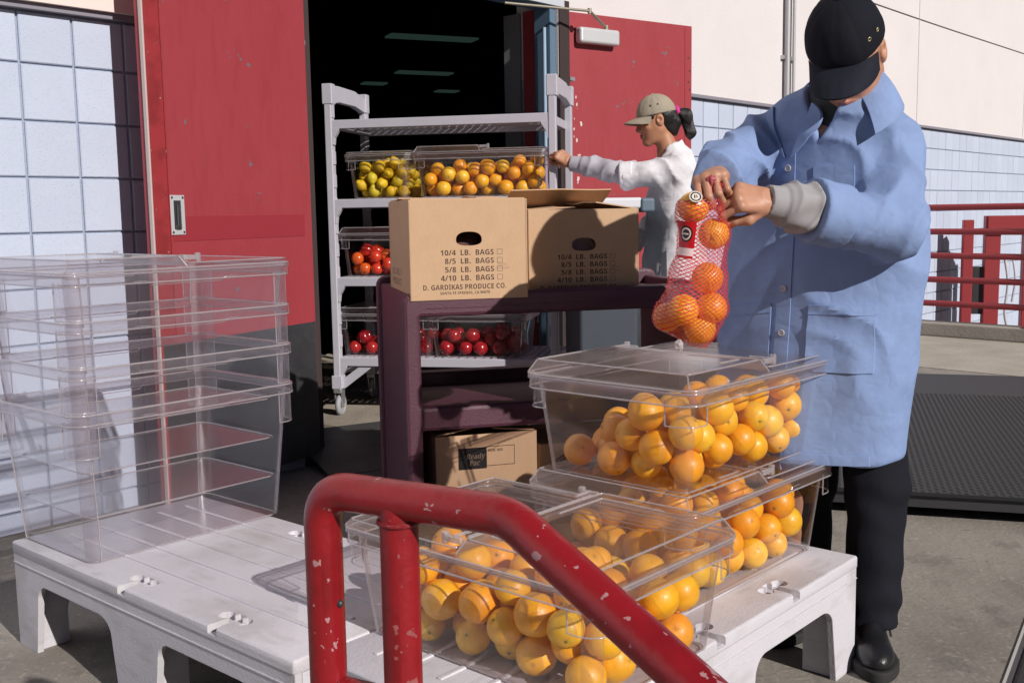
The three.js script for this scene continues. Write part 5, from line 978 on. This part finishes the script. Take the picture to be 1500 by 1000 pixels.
  // collar: a turned down band round the neck with pointed lapels
  const nk = V(0.862, 1.49, -2.785), collar = [];
  { const N = 40, M = 6, P = []; // angle from front-right round the back to front-left
    const a0 = -2.25, a1 = 2.25;
    for (let i = 0; i <= N; i++) for (let j = 0; j <= M; j++) { const u = i / N, a = a0 + (a1 - a0) * u, v = j / M, back = Math.cos(a * 0.62);
      const ri = 0.08, ro = 0.142 - 0.01 * Math.cos(a), r = ri + (ro - ri) * v; const side = 1 - back; const yy = 1.578 - v * v * 0.06 - v * 0.02 - 0.115 * side - 0.02 * v * side;
      const ang = a + Math.PI; // 0 = back
      const l = Math.sin(a) * r * 1.12, f = -Math.cos(a) * r * 1.02 + 0.012; const p = V(nk.x, yy, nk.z).addScaledVector(Lx, l).addScaledVector(F, f); P.push(p); }
    const pos = [], q = (a, b, c, d) => { for (const v of [a, b, c, a, c, d]) pos.push(v.x, v.y, v.z); }, I = (i, j) => P[i * (M + 1) + j], dn = p => p.clone().add(V(0, -0.005, 0));
    for (let i = 0; i < N; i++) for (let j = 0; j < M; j++) { q(I(i, j), I(i, j + 1), I(i + 1, j + 1), I(i + 1, j)); q(dn(I(i, j)), dn(I(i + 1, j)), dn(I(i + 1, j + 1)), dn(I(i, j + 1))); }
    for (let i = 0; i < N; i++) q(I(i, M), dn(I(i, M)), dn(I(i + 1, M)), I(i + 1, M)); for (const i of [0, N]) for (let j = 0; j < M; j++) q(I(i, j), dn(I(i, j)), dn(I(i, j + 1)), I(i, j + 1));
    const cg = new THREE.BufferGeometry(); cg.setAttribute('position', new THREE.Float32BufferAttribute(pos, 3)); onCoat('collar', boxUV(toCreasedNormals(cg, 0.8)), coatMat);
  }
  for (const s of [1, -1]) onCoat('lapel', patch(noArm, 12, 20, (u, v) => S(pl + s * ((0.008 + 0.052 * v) + u * (0.062 * Math.sin(Math.PI * Math.min(1, v * 1.02)) ** 0.7 * (0.3 + 0.7 * v))), 1.335 + v * 0.135), Fm, 0.009, 0.007), coatMat);
  // grey shirt in the neck opening and sweatshirt cuffs
  put('shirt', surfaceNets((x, y, z) => { let d = tor(x, y, z) + 0.02; d = smin(d, cap(x, y, z, V(0.85, 1.36, -2.83), V(0.858, 1.5, -2.78), 0.1, 0.064), 0.04); return smax(smax(d, y - 1.515 - 0.1 * (z + 2.78), 0.006), 1.2 - y, 0.01); }, [0.6, 1.18, -3.02], [1.1, 1.54, -2.62], 0.008), cloth([0.05, 0.06, 0.065], 8, 0.9));
  const sweat = cloth([0.34, 0.33, 0.345], 14, 0.95);
  const cuff = (a, b, r0, r1, lo, hi, k) => put('sweatshirt_cuff', surfaceNets((x, y, z) => { const axx = b.clone().sub(a).normalize(), t = ((x - a.x) * axx.x + (y - a.y) * axx.y + (z - a.z) * axx.z) / b.distanceTo(a); let d = cap(x, y, z, a, b.clone().addScaledVector(axx, 0.05), r0, r1); d -= 0.008 * n3(x * 26 + k, y * 26, z * 26) * sst(0.85, 0.6, t) + 0.01 * fold(t * 4 + y * 6 + 0.8 * n3(x * 10, y * 10, z * 10)) * sst(0.9, 0.7, t) + 0.004; d -= 0.006 * sst(0.8, 0.83, t) * -1 + 0.0; return smax(smax(d, t - 1.0, 0.004), -t, 0.004); }, lo, hi, 0.0042), sweat);
  cuff(J.eL.clone().lerp(J.wL, 0.4), J.wL.clone().addScaledVector(ax, 0.012), 0.06, 0.035, [0.54, 1.08, -2.65], [0.86, 1.31, -2.4], 2);
  cuff(J.eR.clone().lerp(J.wR, 0.5), J.wR.clone(), 0.046, 0.034, [0.42, 1.2, -2.72], [0.62, 1.38, -2.48], 7);
  // trousers
  const leg = (h, k, a) => (x, y, z) => { let d = cap(x, y, z, h, k, 0.098, 0.08); d = smin(d, cap(x, y, z, k, a, 0.078, 0.068), 0.04); d -= 0.007 * n3(x * 16, y * 8, z * 16) + 0.006 * Math.sin(y * 60 + x * 24 + 2 * n3(x * 10, y * 10, z * 10)) * (sst(0.3, 0.12, y) + 0.5 * Math.exp(-(((y - 0.45) / 0.12) ** 2))); return d; };
  const l1 = leg(V(0.955, 0.95, -2.85), V(0.985, 0.46, -2.82), V(0.972, 0.05, -2.775)), l2 = leg(V(0.79, 0.95, -2.9), V(0.835, 0.46, -2.95), V(0.83, 0.05, -2.98));
  const navy = cloth([0.009, 0.01, 0.016], 3, 0.85);
  put('trousers', surfaceNets((x, y, z) => smax(smax(smin(l1(x, y, z), l2(x, y, z), 0.03), 0.085 - y, 0.008), y - 1.0, 0.01), [0.68, 0.06, -3.12], [1.14, 1.02, -2.64], 0.009), navy);
  // jacket tail showing behind the coat vent
  put('vent_lining', surfaceNets((x, y, z) => ell(x, y, z, 1.055, 0.95, -2.935, 0.05, 0.13, 0.09), [0.98, 0.8, -3.05], [1.13, 1.1, -2.82], 0.009), navy);
  // cap
  const capMat = cloth([0.007, 0.008, 0.014], 5, 0.85); const [crown, visor] = capParts(0.082, 0.022);
  const cp = put('cap', boxUV(crown.applyMatrix4(hM)), capMat);
  const onCap = (n, q, m) => part(n, q.applyMatrix4(hM).translate(-base.x, 0, -base.z), m, cp);
  onCap('visor', boxUV(visor), cloth([0.012, 0.014, 0.024], 6, 0.8));
  onCap('cap_button', sph(0.008, 12, 8).scale(1, 0.6, 1).translate(0, 0.147, -0.012), capMat);
  const eye = [[0.9, 0.075], [1.25, 0.075]].map(([a, y]) => { const rx = 0.0845 * Math.sqrt(1 - ((y - 0.042) / 0.107) ** 2), rz = 0.106 * Math.sqrt(1 - ((y - 0.042) / 0.107) ** 2); return new THREE.TorusGeometry(0.0042, 0.0014, 8, 16).applyMatrix4(new THREE.Matrix4().makeRotationY(a)).translate(rx * 1.04 * Math.sin(a), y, -0.012 + rz * 1.04 * Math.cos(a)); });
  for (const e of eye) onCap('eyelet', e, std({ color: RGB(0.5, 0.45, 0.25), metalness: 0.7, roughness: 0.35 }));
  // shoes
  const [su, ss, sl] = shoeGeo(); const leather = std({ color: RGB(0.012, 0.012, 0.014), roughness: 0.35, bumpMap: skinBump, bumpScale: 0.0006 });
  for (const [p, r] of [[V(0.965, 0, -2.79), -0.2], [V(0.83, 0, -2.99), -0.6]]) { const M = new THREE.Matrix4().makeRotationY(r).setPosition(p); const s = put('shoe', su.clone().applyMatrix4(M), leather); part('sole', flat(ss.clone().applyMatrix4(M)).translate(-base.x, 0, -base.z), rubber, s); part('laces', flat(sl.clone().applyMatrix4(M)).translate(-base.x, 0, -base.z), rubber, s); }
}
// ---------------------------------------------------------------- the woman at the shelving
{
  const base = V(0.86, 0.09, -5.5), g = thing('person', 'woman in white coat and beige cap holding the post of the shelving', 'person', [base.x, base.y, base.z]);
  const put = (name, geo, mat) => part(name, boxUV(geo).translate(-base.x, -base.y, -base.z), mat, g);
  const skin = [0.42, 0.2, 0.115];
  const hc = V(0.745, 1.655, -5.47), hM = new THREE.Matrix4().makeRotationFromEuler(new THREE.Euler(0.2, -Math.PI / 2 + 0.1, 0, 'YXZ')).scale(V(0.93, 0.93, 0.93)).setPosition(hc);
  const J = { sL: V(0.835, 1.4, -5.36), eL: V(0.585, 1.385, -5.42), wL: V(0.318, 1.455, -5.535), sR: V(0.86, 1.4, -5.66), eR: V(0.78, 1.15, -5.7), wR: V(0.62, 1.0, -5.66) };
  const head = paintHead(surfaceNets((x, y, z) => smin(headSDF(x, y, z, { nose: 0 }), neckSDF(x, y, z, 0.05), 0.02), [-0.1, -0.24, -0.13], [0.1, 0.14, 0.13], 0.0032), skin, [0.3, 0.09, 0.08], [0.012, 0.01, 0.009]).applyMatrix4(hM);
  const lh = paintHand(handGeo([[0.9, 1.1, 0.6], [0.95, 1.15, 0.6], [1.0, 1.2, 0.6], [1.05, 1.2, 0.6]], [[0.05, -0.026, 0.036], [0.078, -0.05, 0.03], [0.1, -0.06, 0.02]], -1, 0.003), skin).applyMatrix4(basis(V(-0.8, 0.6, -0.1), V(0.25, 0.35, 0.9)).scale(V(0.92, 0.92, 0.92)).setPosition(J.wL));
  const rh = paintHand(handGeo([[0.5, 0.6, 0.4], [0.5, 0.6, 0.4], [0.5, 0.6, 0.4], [0.5, 0.6, 0.4]], [[0.05, -0.02, 0.045], [0.08, -0.035, 0.045], [0.1, -0.045, 0.035]], 1, 0.004), skin).applyMatrix4(basis(V(-0.7, -0.65, 0.1), V(-0.5, 0.6, -0.6)).setPosition(J.wR));
  const core = paint(surfaceNets((x, y, z) => { let d = cap(x, y, z, V(0.85, 1.0, -5.5), V(0.85, 1.35, -5.5), 0.1, 0.1); d = smin(d, cap(x, y, z, V(0.85, 1.35, -5.5), V(0.8, 1.52, -5.48), 0.08, 0.048), 0.06); for (const [a, b, c] of [[J.sL, J.eL, J.wL], [J.sR, J.eR, J.wR]]) { d = smin(d, cap(x, y, z, a, b, 0.042, 0.036), 0.04); d = smin(d, cap(x, y, z, b, c, 0.034, 0.024), 0.02); } for (const zz of [-5.42, -5.58]) { d = smin(d, cap(x, y, z, V(0.85, 0.98, zz), V(0.84, 0.56, zz), 0.075, 0.05), 0.05); d = smin(d, cap(x, y, z, V(0.84, 0.56, zz), V(0.86, 0.17, zz), 0.046, 0.034), 0.02); } return d; }, [0.26, 0.1, -5.8], [1.05, 1.6, -5.26], 0.016), skin);
  put('body', merge([head, lh, rh, core]), skinMat);
  const F = V(-1, 0, 0.05).normalize(), Lx = V(0.05, 0, 1).normalize();
  const rows = [{ y: 0.62, c: [0.85, -5.5], a: 0.22, b: 0.17 }, { y: 0.9, c: [0.845, -5.5], a: 0.21, b: 0.15 }, { y: 1.12, c: [0.85, -5.5], a: 0.19, b: 0.13 }, { y: 1.3, c: [0.85, -5.5], a: 0.19, b: 0.128 }, { y: 1.4, c: [0.855, -5.5], a: 0.175, b: 0.11 }, { y: 1.47, c: [0.85, -5.5], a: 0.11, b: 0.085 }, { y: 1.54, c: [0.832, -5.49], a: 0.066, b: 0.07 }];
  const tor = loftField(rows, Lx, F);
  const arm = (A, B, C, end, r0, r1, r2) => (x, y, z) => { let d = cap(x, y, z, A, B, r0, r1); const e = B.clone().lerp(C, Math.max(0.02, end)); d = smin(d, cap(x, y, z, B, e, r1, r2), 0.03); const u = C.clone().sub(B).normalize(), t = (x - B.x) * u.x + (y - B.y) * u.y + (z - B.z) * u.z; d += 0.008 - 0.012 * fold((x * 1.1 + y * 0.9) * 6 + 0.8 * n3(x * 7, y * 7, z * 7)) - 0.006 * n3(x * 12, y * 12, z * 12) - 0.006; return smax(d, t - B.distanceTo(C) * end, 0.006); };
  const aL = arm(J.sL, J.eL, J.wL, -0.02, 0.078, 0.062, 0.06), aR = arm(J.sR, J.eR, J.wR, 0.8, 0.078, 0.062, 0.05);
  const coatMat = cloth([0.68, 0.67, 0.71], 9, 0.85); coatMat.bumpMap = tex(512, 0.42, (u, v) => Math.min(1, Math.abs(fbm(u, v, 5, 3, 3) - 0.5) * 4.4), false); coatMat.bumpScale = 0.003;
  const coat = put('coat', surfaceNets((x, y, z) => { let d = tor(x, y, z); const l = z + 5.5, f = x - 0.85; d -= 0.008 * n3(f * 8, y * 3 + l * 5, l * 8) + 0.012 * fold(l * 4 + y * 2.4 + 0.8 * n3(x * 6, y * 4, z * 6)) + 0.004; d = smin(d, cap(x, y, z, V(0.855, 1.42, -5.4), V(0.86, 1.42, -5.6), 0.07, 0.07), 0.04); d = smin(d, aL(x, y, z), 0.03); d = smin(d, aR(x, y, z), 0.03); const nk = cap(x, y, z, V(0.8, 1.5, -5.48), V(0.78, 1.62, -5.47), 0.052, 0.06); d = smax(d, -nk, 0.006); return smax(d, 0.63 - y, 0.008); }, [0.48, 0.6, -5.82], [1.06, 1.58, -5.24], 0.0085), coatMat);
  const onCoat = (name, geo, mat) => part(name, boxUV(geo).translate(-base.x, -base.y, -base.z), mat, coat);
  { const u = J.eL.clone().sub(J.sL).normalize(), a = J.eL.clone().addScaledVector(u, -0.045); onCoat('rolled_cuff', surfaceNets((x, y, z) => { const t = (x - a.x) * u.x + (y - a.y) * u.y + (z - a.z) * u.z; let d = cap(x, y, z, a.clone().addScaledVector(u, -0.06), a.clone().addScaledVector(u, 0.12), 0.07, 0.068) - 0.003 * n3(x * 25, y * 25, z * 25); d = smax(d, -t, 0.008); d = smax(d, t - 0.07, 0.008); return smax(d, -cap(x, y, z, a, a.clone().addScaledVector(u, 0.2), 0.048, 0.048), 0.004); }, [0.48, 1.27, -5.56], [0.74, 1.5, -5.28], 0.006), coatMat); }
  { const N = 30, P = []; for (let i = 0; i <= N; i++) for (const v of [0, 0.5, 1]) { const a = -2.3 + 4.6 * i / N, r = 0.062 + 0.036 * v, back = Math.cos(a * 0.6), y = 1.545 - v * v * 0.05 - 0.07 * (1 - back) + (v === 0 ? 0.02 * back : 0); P.push(V(0.82, y, -5.485).addScaledVector(Lx, Math.sin(a) * r * 1.1).addScaledVector(F, -Math.cos(a) * r)); }
    const pos = [], q = (a, b, c, d) => { for (const v of [a, b, c, a, c, d]) pos.push(v.x, v.y, v.z); }, I = (i, j) => P[i * 3 + j], dn = p => p.clone().add(V(0, -0.005, 0)); for (let i = 0; i < N; i++) { for (let j = 0; j < 2; j++) { q(I(i, j), I(i, j + 1), I(i + 1, j + 1), I(i + 1, j)); q(dn(I(i, j)), dn(I(i + 1, j)), dn(I(i + 1, j + 1)), dn(I(i, j + 1))); } q(I(i, 2), dn(I(i, 2)), dn(I(i + 1, 2)), I(i + 1, 2)); } const cg = new THREE.BufferGeometry(); cg.setAttribute('position', new THREE.Float32BufferAttribute(pos, 3)); onCoat('collar', toCreasedNormals(cg, 0.8), coatMat); }
  const tf = (x, y, z) => tor(x, y, z);
  onCoat('pocket', patch(tf, 10, 10, (u, v) => V(0.78 + u * 0.13, 0.85 + v * 0.16, -5.1), V(0, 0, -1), 0.008, 0.006), coatMat);
  const sweat = cloth([0.4, 0.39, 0.44], 24, 0.95);
  put('sweatshirt_sleeve', surfaceNets((x, y, z) => { const a = J.eL.clone().add(V(0.06, 0.0, 0.01)), b = J.wL; const u = b.clone().sub(a).normalize(), len = a.distanceTo(b), t = ((x - a.x) * u.x + (y - a.y) * u.y + (z - a.z) * u.z) / len; let d = cap(x, y, z, a, b.clone().addScaledVector(u, 0.05), 0.056, 0.04); d -= 0.008 * n3(x * 22, y * 22, z * 22) * sst(0.9, 0.7, t) + 0.01 * fold(t * 3.6 + y * 6 + 0.8 * n3(x * 9, y * 9, z * 9)) * sst(0.86, 0.7, t) + 0.004; d += 0.006 * sst(0.82, 0.85, t); return smax(smax(d, t - 1, 0.004), -t, 0.004); }, [0.28, 1.29, -5.62], [0.7, 1.53, -5.32], 0.005), sweat);
  put('trousers', surfaceNets((x, y, z) => { let d = 1; for (const zz of [-5.42, -5.58]) { d = smin(d, cap(x, y, z, V(0.85, 0.95, zz), V(0.845, 0.56, zz), 0.09, 0.072), 0.03); d = smin(d, cap(x, y, z, V(0.845, 0.56, zz), V(0.865, 0.16, zz), 0.07, 0.06), 0.03); } return smax(smax(d - 0.006 * n3(x * 14, y * 8, z * 14), 0.165 - y, 0.006), y - 1.0, 0.01); }, [0.74, 0.14, -5.7], [0.97, 1.02, -5.3], 0.011), cloth([0.02, 0.022, 0.032], 3, 0.85));
  const [crown, visor] = capParts(0.078, 0.016); const khaki = cloth([0.33, 0.29, 0.225], 5, 0.9);
  const cp = put('cap', boxUV(crown.applyMatrix4(hM)), khaki), onCap = (n, q, m) => part(n, boxUV(q.applyMatrix4(hM)).translate(-base.x, -base.y, -base.z), m, cp);
  onCap('visor', visor, khaki); onCap('cap_button', sph(0.008, 12, 8).scale(1, 0.6, 1).translate(0, 0.147, -0.012), khaki);
  for (const a of [1.15, 1.55]) onCap('eyelet', new THREE.TorusGeometry(0.0036, 0.0016, 6, 12).applyMatrix4(new THREE.Matrix4().makeRotationY(a)).translate(0.0875 * 0.93 * Math.sin(a), 0.085, -0.012 + 0.1 * Math.cos(a)), darkFrame);
  const hair = std({ color: RGB(0.008, 0.007, 0.007), roughness: 0.38, bumpMap: tex(256, 0.03, (u, v) => vnoise(u * 60, v * 6, 60, 3), false), bumpScale: 0.001 });
  const hs = put('hair', surfaceNets((x, y, z) => { let d = ell(x, y, z, 0, 0.025, -0.03, 0.08, 0.095, 0.092); d = smin(d, cap(Math.abs(x), y, z, V(0.074, 0.03, 0.028), V(0.072, -0.005, 0.018), 0.008, 0.005), 0.02); d = smin(d, cap(x, y, z, V(0, -0.06, -0.07), V(0, -0.03, -0.1), 0.05, 0.04), 0.04); d -= 0.0012 * n3(x * 60, y * 60, z * 60); d = smax(d, -ell(Math.abs(x), y, z, 0.085, -0.002, -0.002, 0.03, 0.042, 0.03), 0.01); return smax(d, Math.max(z - Math.min(0.045, 0.018 + 1.1 * y), y - 0.06), 0.01); }, [-0.1, -0.13, -0.16], [0.1, 0.13, 0.07], 0.004).applyMatrix4(hM), hair);
  part('ponytail', boxUV(surfaceNets((x, y, z) => { let d = cap(x, y, z, V(0, 0.03, -0.125), V(0, 0.0, -0.17), 0.018, 0.034); d = smin(d, cap(x, y, z, V(0, 0.0, -0.17), V(0.0, -0.1, -0.18), 0.034, 0.028), 0.02); d = smin(d, cap(x, y, z, V(0, -0.1, -0.18), V(0, -0.13, -0.172), 0.026, 0.008), 0.02); return d - 0.0025 * Math.sin(x * 300 + y * 60); }, [-0.06, -0.16, -0.24], [0.06, 0.07, -0.09], 0.004).applyMatrix4(hM)).translate(-base.x, -base.y, -base.z), hair, hs);
  part('hair_tie', new THREE.TorusGeometry(0.02, 0.01, 8, 16).scale(1, 1, 1.3).translate(0, 0, 0).applyMatrix4(new THREE.Matrix4().makeTranslation(0, 0.032, -0.128)).applyMatrix4(hM).translate(-base.x, -base.y, -base.z), std({ color: RGB(0.6, 0.03, 0.25), roughness: 0.7 }), hs);
  const [su, ss, sl] = shoeGeo(); for (const zz of [-5.42, -5.58]) { const M = new THREE.Matrix4().makeRotationY(-Math.PI / 2).setPosition(V(0.86, 0.095, zz)); const s = put('shoe', su.clone().applyMatrix4(M), rubber); part('sole', flat(ss.clone().applyMatrix4(M)).translate(-base.x, -base.y, -base.z), darkSteel, s); }
}
// ---------------------------------------------------------------- net bag of oranges in the man's hands
{
  const O = [[0.423, 1.212, -2.465, 0.036], [0.475, 1.15, -2.485, 0.036], [0.458, 1.048, -2.47, 0.037], [0.4, 0.975, -2.46, 0.037], [0.466, 0.978, -2.465, 0.037], [0.442, 0.93, -2.475, 0.037], [0.37, 0.955, -2.5, 0.034]];
  O.forEach(([x, y, z, r], i) => { const m = solo('orange', orangeGeos[i % 3], orangeMats[(i + 1) % 4], ['orange nearest the top of the net bag with a white seal', 'orange second from the top in the net bag', 'orange alone in the middle of the net bag', 'orange at the lower left of the net bag', 'orange at the lower right of the net bag', 'orange at the very bottom of the net bag', 'orange half hidden at the lower left back of the net bag'][i], 'orange', undefined); m.position.set(x, y, z); m.scale.setScalar(r); m.rotation.set(i * 1.3, i, i * 0.7); part('stem', stemGeo, stemMat, m); });
  const g = thing('net_bag', 'clear and red netting bag of oranges hanging from the man\'s hands', 'net bag', [0.44, 0.9, -2.475]);
  const A = V(0.442, 0.885, -2.475), B = V(0.475, 1.268, -2.455), NT = 60, NA = 72, Rd = [];
  const ax = B.clone().sub(A).normalize(), e1 = V(1, 0, 0).addScaledVector(ax, -ax.x).normalize(), e2 = new THREE.Vector3().crossVectors(ax, e1);
  const sup = (c, d) => { let r = 0.006; for (const [x, y, z, q] of O) { const o = V(x, y, z).sub(c), b = o.dot(d), disc = b * b - o.lengthSq() + (q + 0.003) ** 2; if (disc > 0) r = Math.max(r, b + Math.sqrt(disc)); } return r; };
  for (let i = 0; i <= NT; i++) { const c = A.clone().lerp(B, i / NT), row = []; for (let k = 0; k < NA; k++) { const a = k / NA * 6.28318; row.push(sup(c, e1.clone().multiplyScalar(Math.cos(a)).addScaledVector(e2, Math.sin(a)))); } Rd.push(row); }
  // drawn film: outward hull along the bag, then smoothed
  for (let k = 0; k < NA; k++) { const h = []; for (let i = 0; i <= NT; i++) { const y = i === NT ? 0.014 : i === 0 ? 0.02 : Rd[i][k]; while (h.length > 1) { const [a, b] = [h[h.length - 2], h[h.length - 1]]; if ((b[1] - a[1]) * (i - a[0]) <= (y - a[1]) * (b[0] - a[0])) h.pop(); else break; } h.push([i, y]); } for (let s = 0; s + 1 < h.length; s++) for (let i = h[s][0]; i <= h[s + 1][0]; i++) { const y = h[s][1] + (h[s + 1][1] - h[s][1]) * (i - h[s][0]) / (h[s + 1][0] - h[s][0]); Rd[i][k] = Math.max(Rd[i][k], 0.25 * Rd[i][k] + 0.75 * y); } }
  let R = Rd;
  for (let it = 0; it < 5; it++) R = R.map((row, i) => row.map((r, k) => { let s = 0, n = 0; for (let di = -2; di <= 2; di++) for (let dk = -2; dk <= 2; dk++) { const ii = Math.min(NT, Math.max(0, i + di)); s += R[ii][(k + dk + NA) % NA]; n++; } return Math.max(s / n, Math.min(r, Rd[i][k])); }));
  const build = (off) => { const pos = [], uv = [], ix = []; for (let i = 0; i <= NT; i++) for (let k = 0; k <= NA; k++) { const t = i / NT, c = A.clone().lerp(B, t), a = k / NA * 6.28318; const neck = sst(0.86, 1, t), bot = sst(0.06, 0, t); let r = R[i][k % NA] * (1 - 0.4 * bot) + off + 0.0015 * n3(Math.cos(a) * 6, t * 20, Math.sin(a) * 6); r = r * (1 - neck) + neck * 0.013 * (1 + 0.35 * Math.sin(a * 9)); const p = c.addScaledVector(e1, Math.cos(a) * r).addScaledVector(e2, Math.sin(a) * r); pos.push(p.x - 0.44, p.y - 0.9, p.z + 2.475); uv.push(k / NA, t); }
    for (let i = 0; i < NT; i++) for (let k = 0; k < NA; k++) { const a = i * (NA + 1) + k; ix.push(a, a + NA + 1, a + 1, a + 1, a + NA + 1, a + NA + 2); } const q = new THREE.BufferGeometry(); q.setAttribute('position', new THREE.Float32BufferAttribute(pos, 3)); q.setAttribute('uv', new THREE.Float32BufferAttribute(uv, 2)); q.setIndex(ix); q.computeVertexNormals(); return q; };
  part('film', build(0.0), new THREE.MeshPhysicalMaterial({ color: RGB(0.97, 0.94, 0.94), transmission: 1, thickness: 0, ior: 1.6, roughness: 0.1 }), g);
  const n = 512, net = new Uint8Array(n * n * 4); for (let j = 0; j < n; j++) for (let i = 0; i < n; i++) { const u = i / n * 8, v = j / n * 8, fu = Math.abs((u + v) % 1 - 0.5), fv = Math.abs(((u - v) % 1 + 1) % 1 - 0.5); const on = fu > 0.41 || fv > 0.41 ? 255 : 0; net.set([on, on, on, 255], (j * n + i) * 4); }
  const nt = new THREE.DataTexture(net, n, n); nt.magFilter = THREE.LinearFilter; nt.wrapS = nt.wrapT = THREE.RepeatWrapping; nt.repeat.set(3, 5); nt.needsUpdate = true;
  part('netting', build(0.0022), std({ color: RGB(0.66, 0.025, 0.04), alphaMap: nt, transparent: true, side: THREE.DoubleSide, roughness: 0.5 }), g);
  // printed red label on the left side of the bag, and the seal
  const strip = (a0, a1, t0, t1, off, N = 14) => { const pos = [], uv = [], ix = []; const at = (t, a) => { const i = Math.min(NT - 1, Math.floor(t * NT)), f = t * NT - i, k = ((a / 6.28318 * NA) % NA + NA) % NA, k0 = Math.floor(k), kf = k - k0, s = (ii) => R[ii][k0 % NA] * (1 - kf) + R[ii][(k0 + 1) % NA] * kf; return s(i) * (1 - f) + s(i + 1) * f; };
    for (let j = 0; j <= N; j++) for (let i = 0; i <= N; i++) { const t = t0 + (t1 - t0) * j / N, a = a0 + (a1 - a0) * i / N, r = at(t, a) + off, p = A.clone().lerp(B, t).addScaledVector(e1, Math.cos(a) * r).addScaledVector(e2, Math.sin(a) * r); pos.push(p.x - 0.44, p.y - 0.9, p.z + 2.475); uv.push(i / N, j / N); }
    for (let j = 0; j < N; j++) for (let i = 0; i < N; i++) { const a = j * (N + 1) + i; ix.push(a, a + 1, a + N + 1, a + 1, a + N + 2, a + N + 1); } const q = new THREE.BufferGeometry(); q.setAttribute('position', new THREE.Float32BufferAttribute(pos, 3)); q.setAttribute('uv', new THREE.Float32BufferAttribute(uv, 2)); q.setIndex(ix); q.computeVertexNormals(); return q; };
  const cv = (w, h, f) => { const c = document.createElement('canvas'); c.width = w; c.height = h; f(c.getContext('2d')); const t = new THREE.CanvasTexture(c); t.colorSpace = THREE.SRGBColorSpace; return t; };
  // azimuth facing the camera-left: e1 is +x ; camera is towards +z
  const facing = Math.atan2(e2.z > 0 ? 1 : -1, 0);
  const lab = cv(256, 384, x => { x.fillStyle = 'rgb(190,14,22)'; x.fillRect(0, 0, 256, 384); x.fillStyle = 'rgb(30,22,20)'; x.beginPath(); x.ellipse(128, 130, 92, 86, 0, 0, 7); x.fill(); x.strokeStyle = 'rgb(225,200,190)'; x.lineWidth = 18; x.beginPath(); x.ellipse(128, 130, 62, 56, 0, 0.5, 6.6); x.stroke(); x.fillStyle = 'rgb(225,200,190)'; x.fillRect(90, 122, 90, 16); x.fillStyle = 'rgb(235,205,205)'; x.fillRect(0, 275, 256, 80); });
  const s = Math.sign(facing); part('label', strip(s * 2.5, s * 3.1, 0.54, 0.76, 0.004), std({ map: lab, side: THREE.DoubleSide, roughness: 0.35 }), g);
  const sealT = cv(256, 256, x => { x.fillStyle = 'rgb(225,215,205)'; x.beginPath(); for (let i = 0; i < 48; i++) { const a = i / 48 * 6.2832, r = i % 2 ? 126 : 108; x.lineTo(128 + r * Math.cos(a), 128 + r * Math.sin(a)); } x.fill(); x.strokeStyle = 'rgb(30,28,28)'; x.lineWidth = 26; x.beginPath(); x.arc(128, 128, 84, 0, 7); x.stroke(); x.fillStyle = 'rgb(30,28,28)'; x.fillRect(96, 90, 22, 76); x.fillRect(126, 96, 34, 20); x.fillRect(126, 130, 40, 20); });
  part('seal', new THREE.CircleGeometry(0.0165, 24).applyMatrix4(new THREE.Matrix4().lookAt(V(0.0, 0.55, 0.85), V(0, 0, 0), V(0, 1, 0))).translate(0.423 - 0.44, 1.212 - 0.9 + 0.024, -2.465 + 2.475 + 0.0345), std({ map: sealT, roughness: 0.4, side: THREE.DoubleSide }), g);
  part('gathered_end', (() => { const q = sph(1, 20, 14), p = q.attributes.position; for (let i = 0; i < p.count; i++) { const k = 1 + 0.5 * n3(p.getX(i) * 4, p.getY(i) * 4, p.getZ(i) * 4); p.setXYZ(i, p.getX(i) * k * 0.009, p.getY(i) * k * 0.012, p.getZ(i) * k * 0.008); } q.computeVertexNormals(); return q.translate(-0.05, -0.008, 0.02); })(), new THREE.MeshPhysicalMaterial({ color: RGB(0.8, 0.76, 0.78), transmission: 0.7, thickness: 0, roughness: 0.6 }), g);
  part('gathered_neck', (() => { const q = sph(1, 24, 16), p = q.attributes.position; for (let i = 0; i < p.count; i++) { const a = Math.atan2(p.getZ(i), p.getX(i)), k = 1 + 0.18 * Math.sin(a * 8) + 0.2 * n3(p.getX(i) * 5, p.getY(i) * 5, p.getZ(i) * 5); p.setXYZ(i, p.getX(i) * k * 0.014, p.getY(i) * 0.018, p.getZ(i) * k * 0.012); } q.computeVertexNormals(); return q.translate(B.x - 0.44 - 0.012, B.y - 0.9 + 0.002, B.z + 2.475); })(), std({ color: RGB(0.35, 0.06, 0.07), roughness: 0.4 }), g);
}
renderer.render(scene, camera);
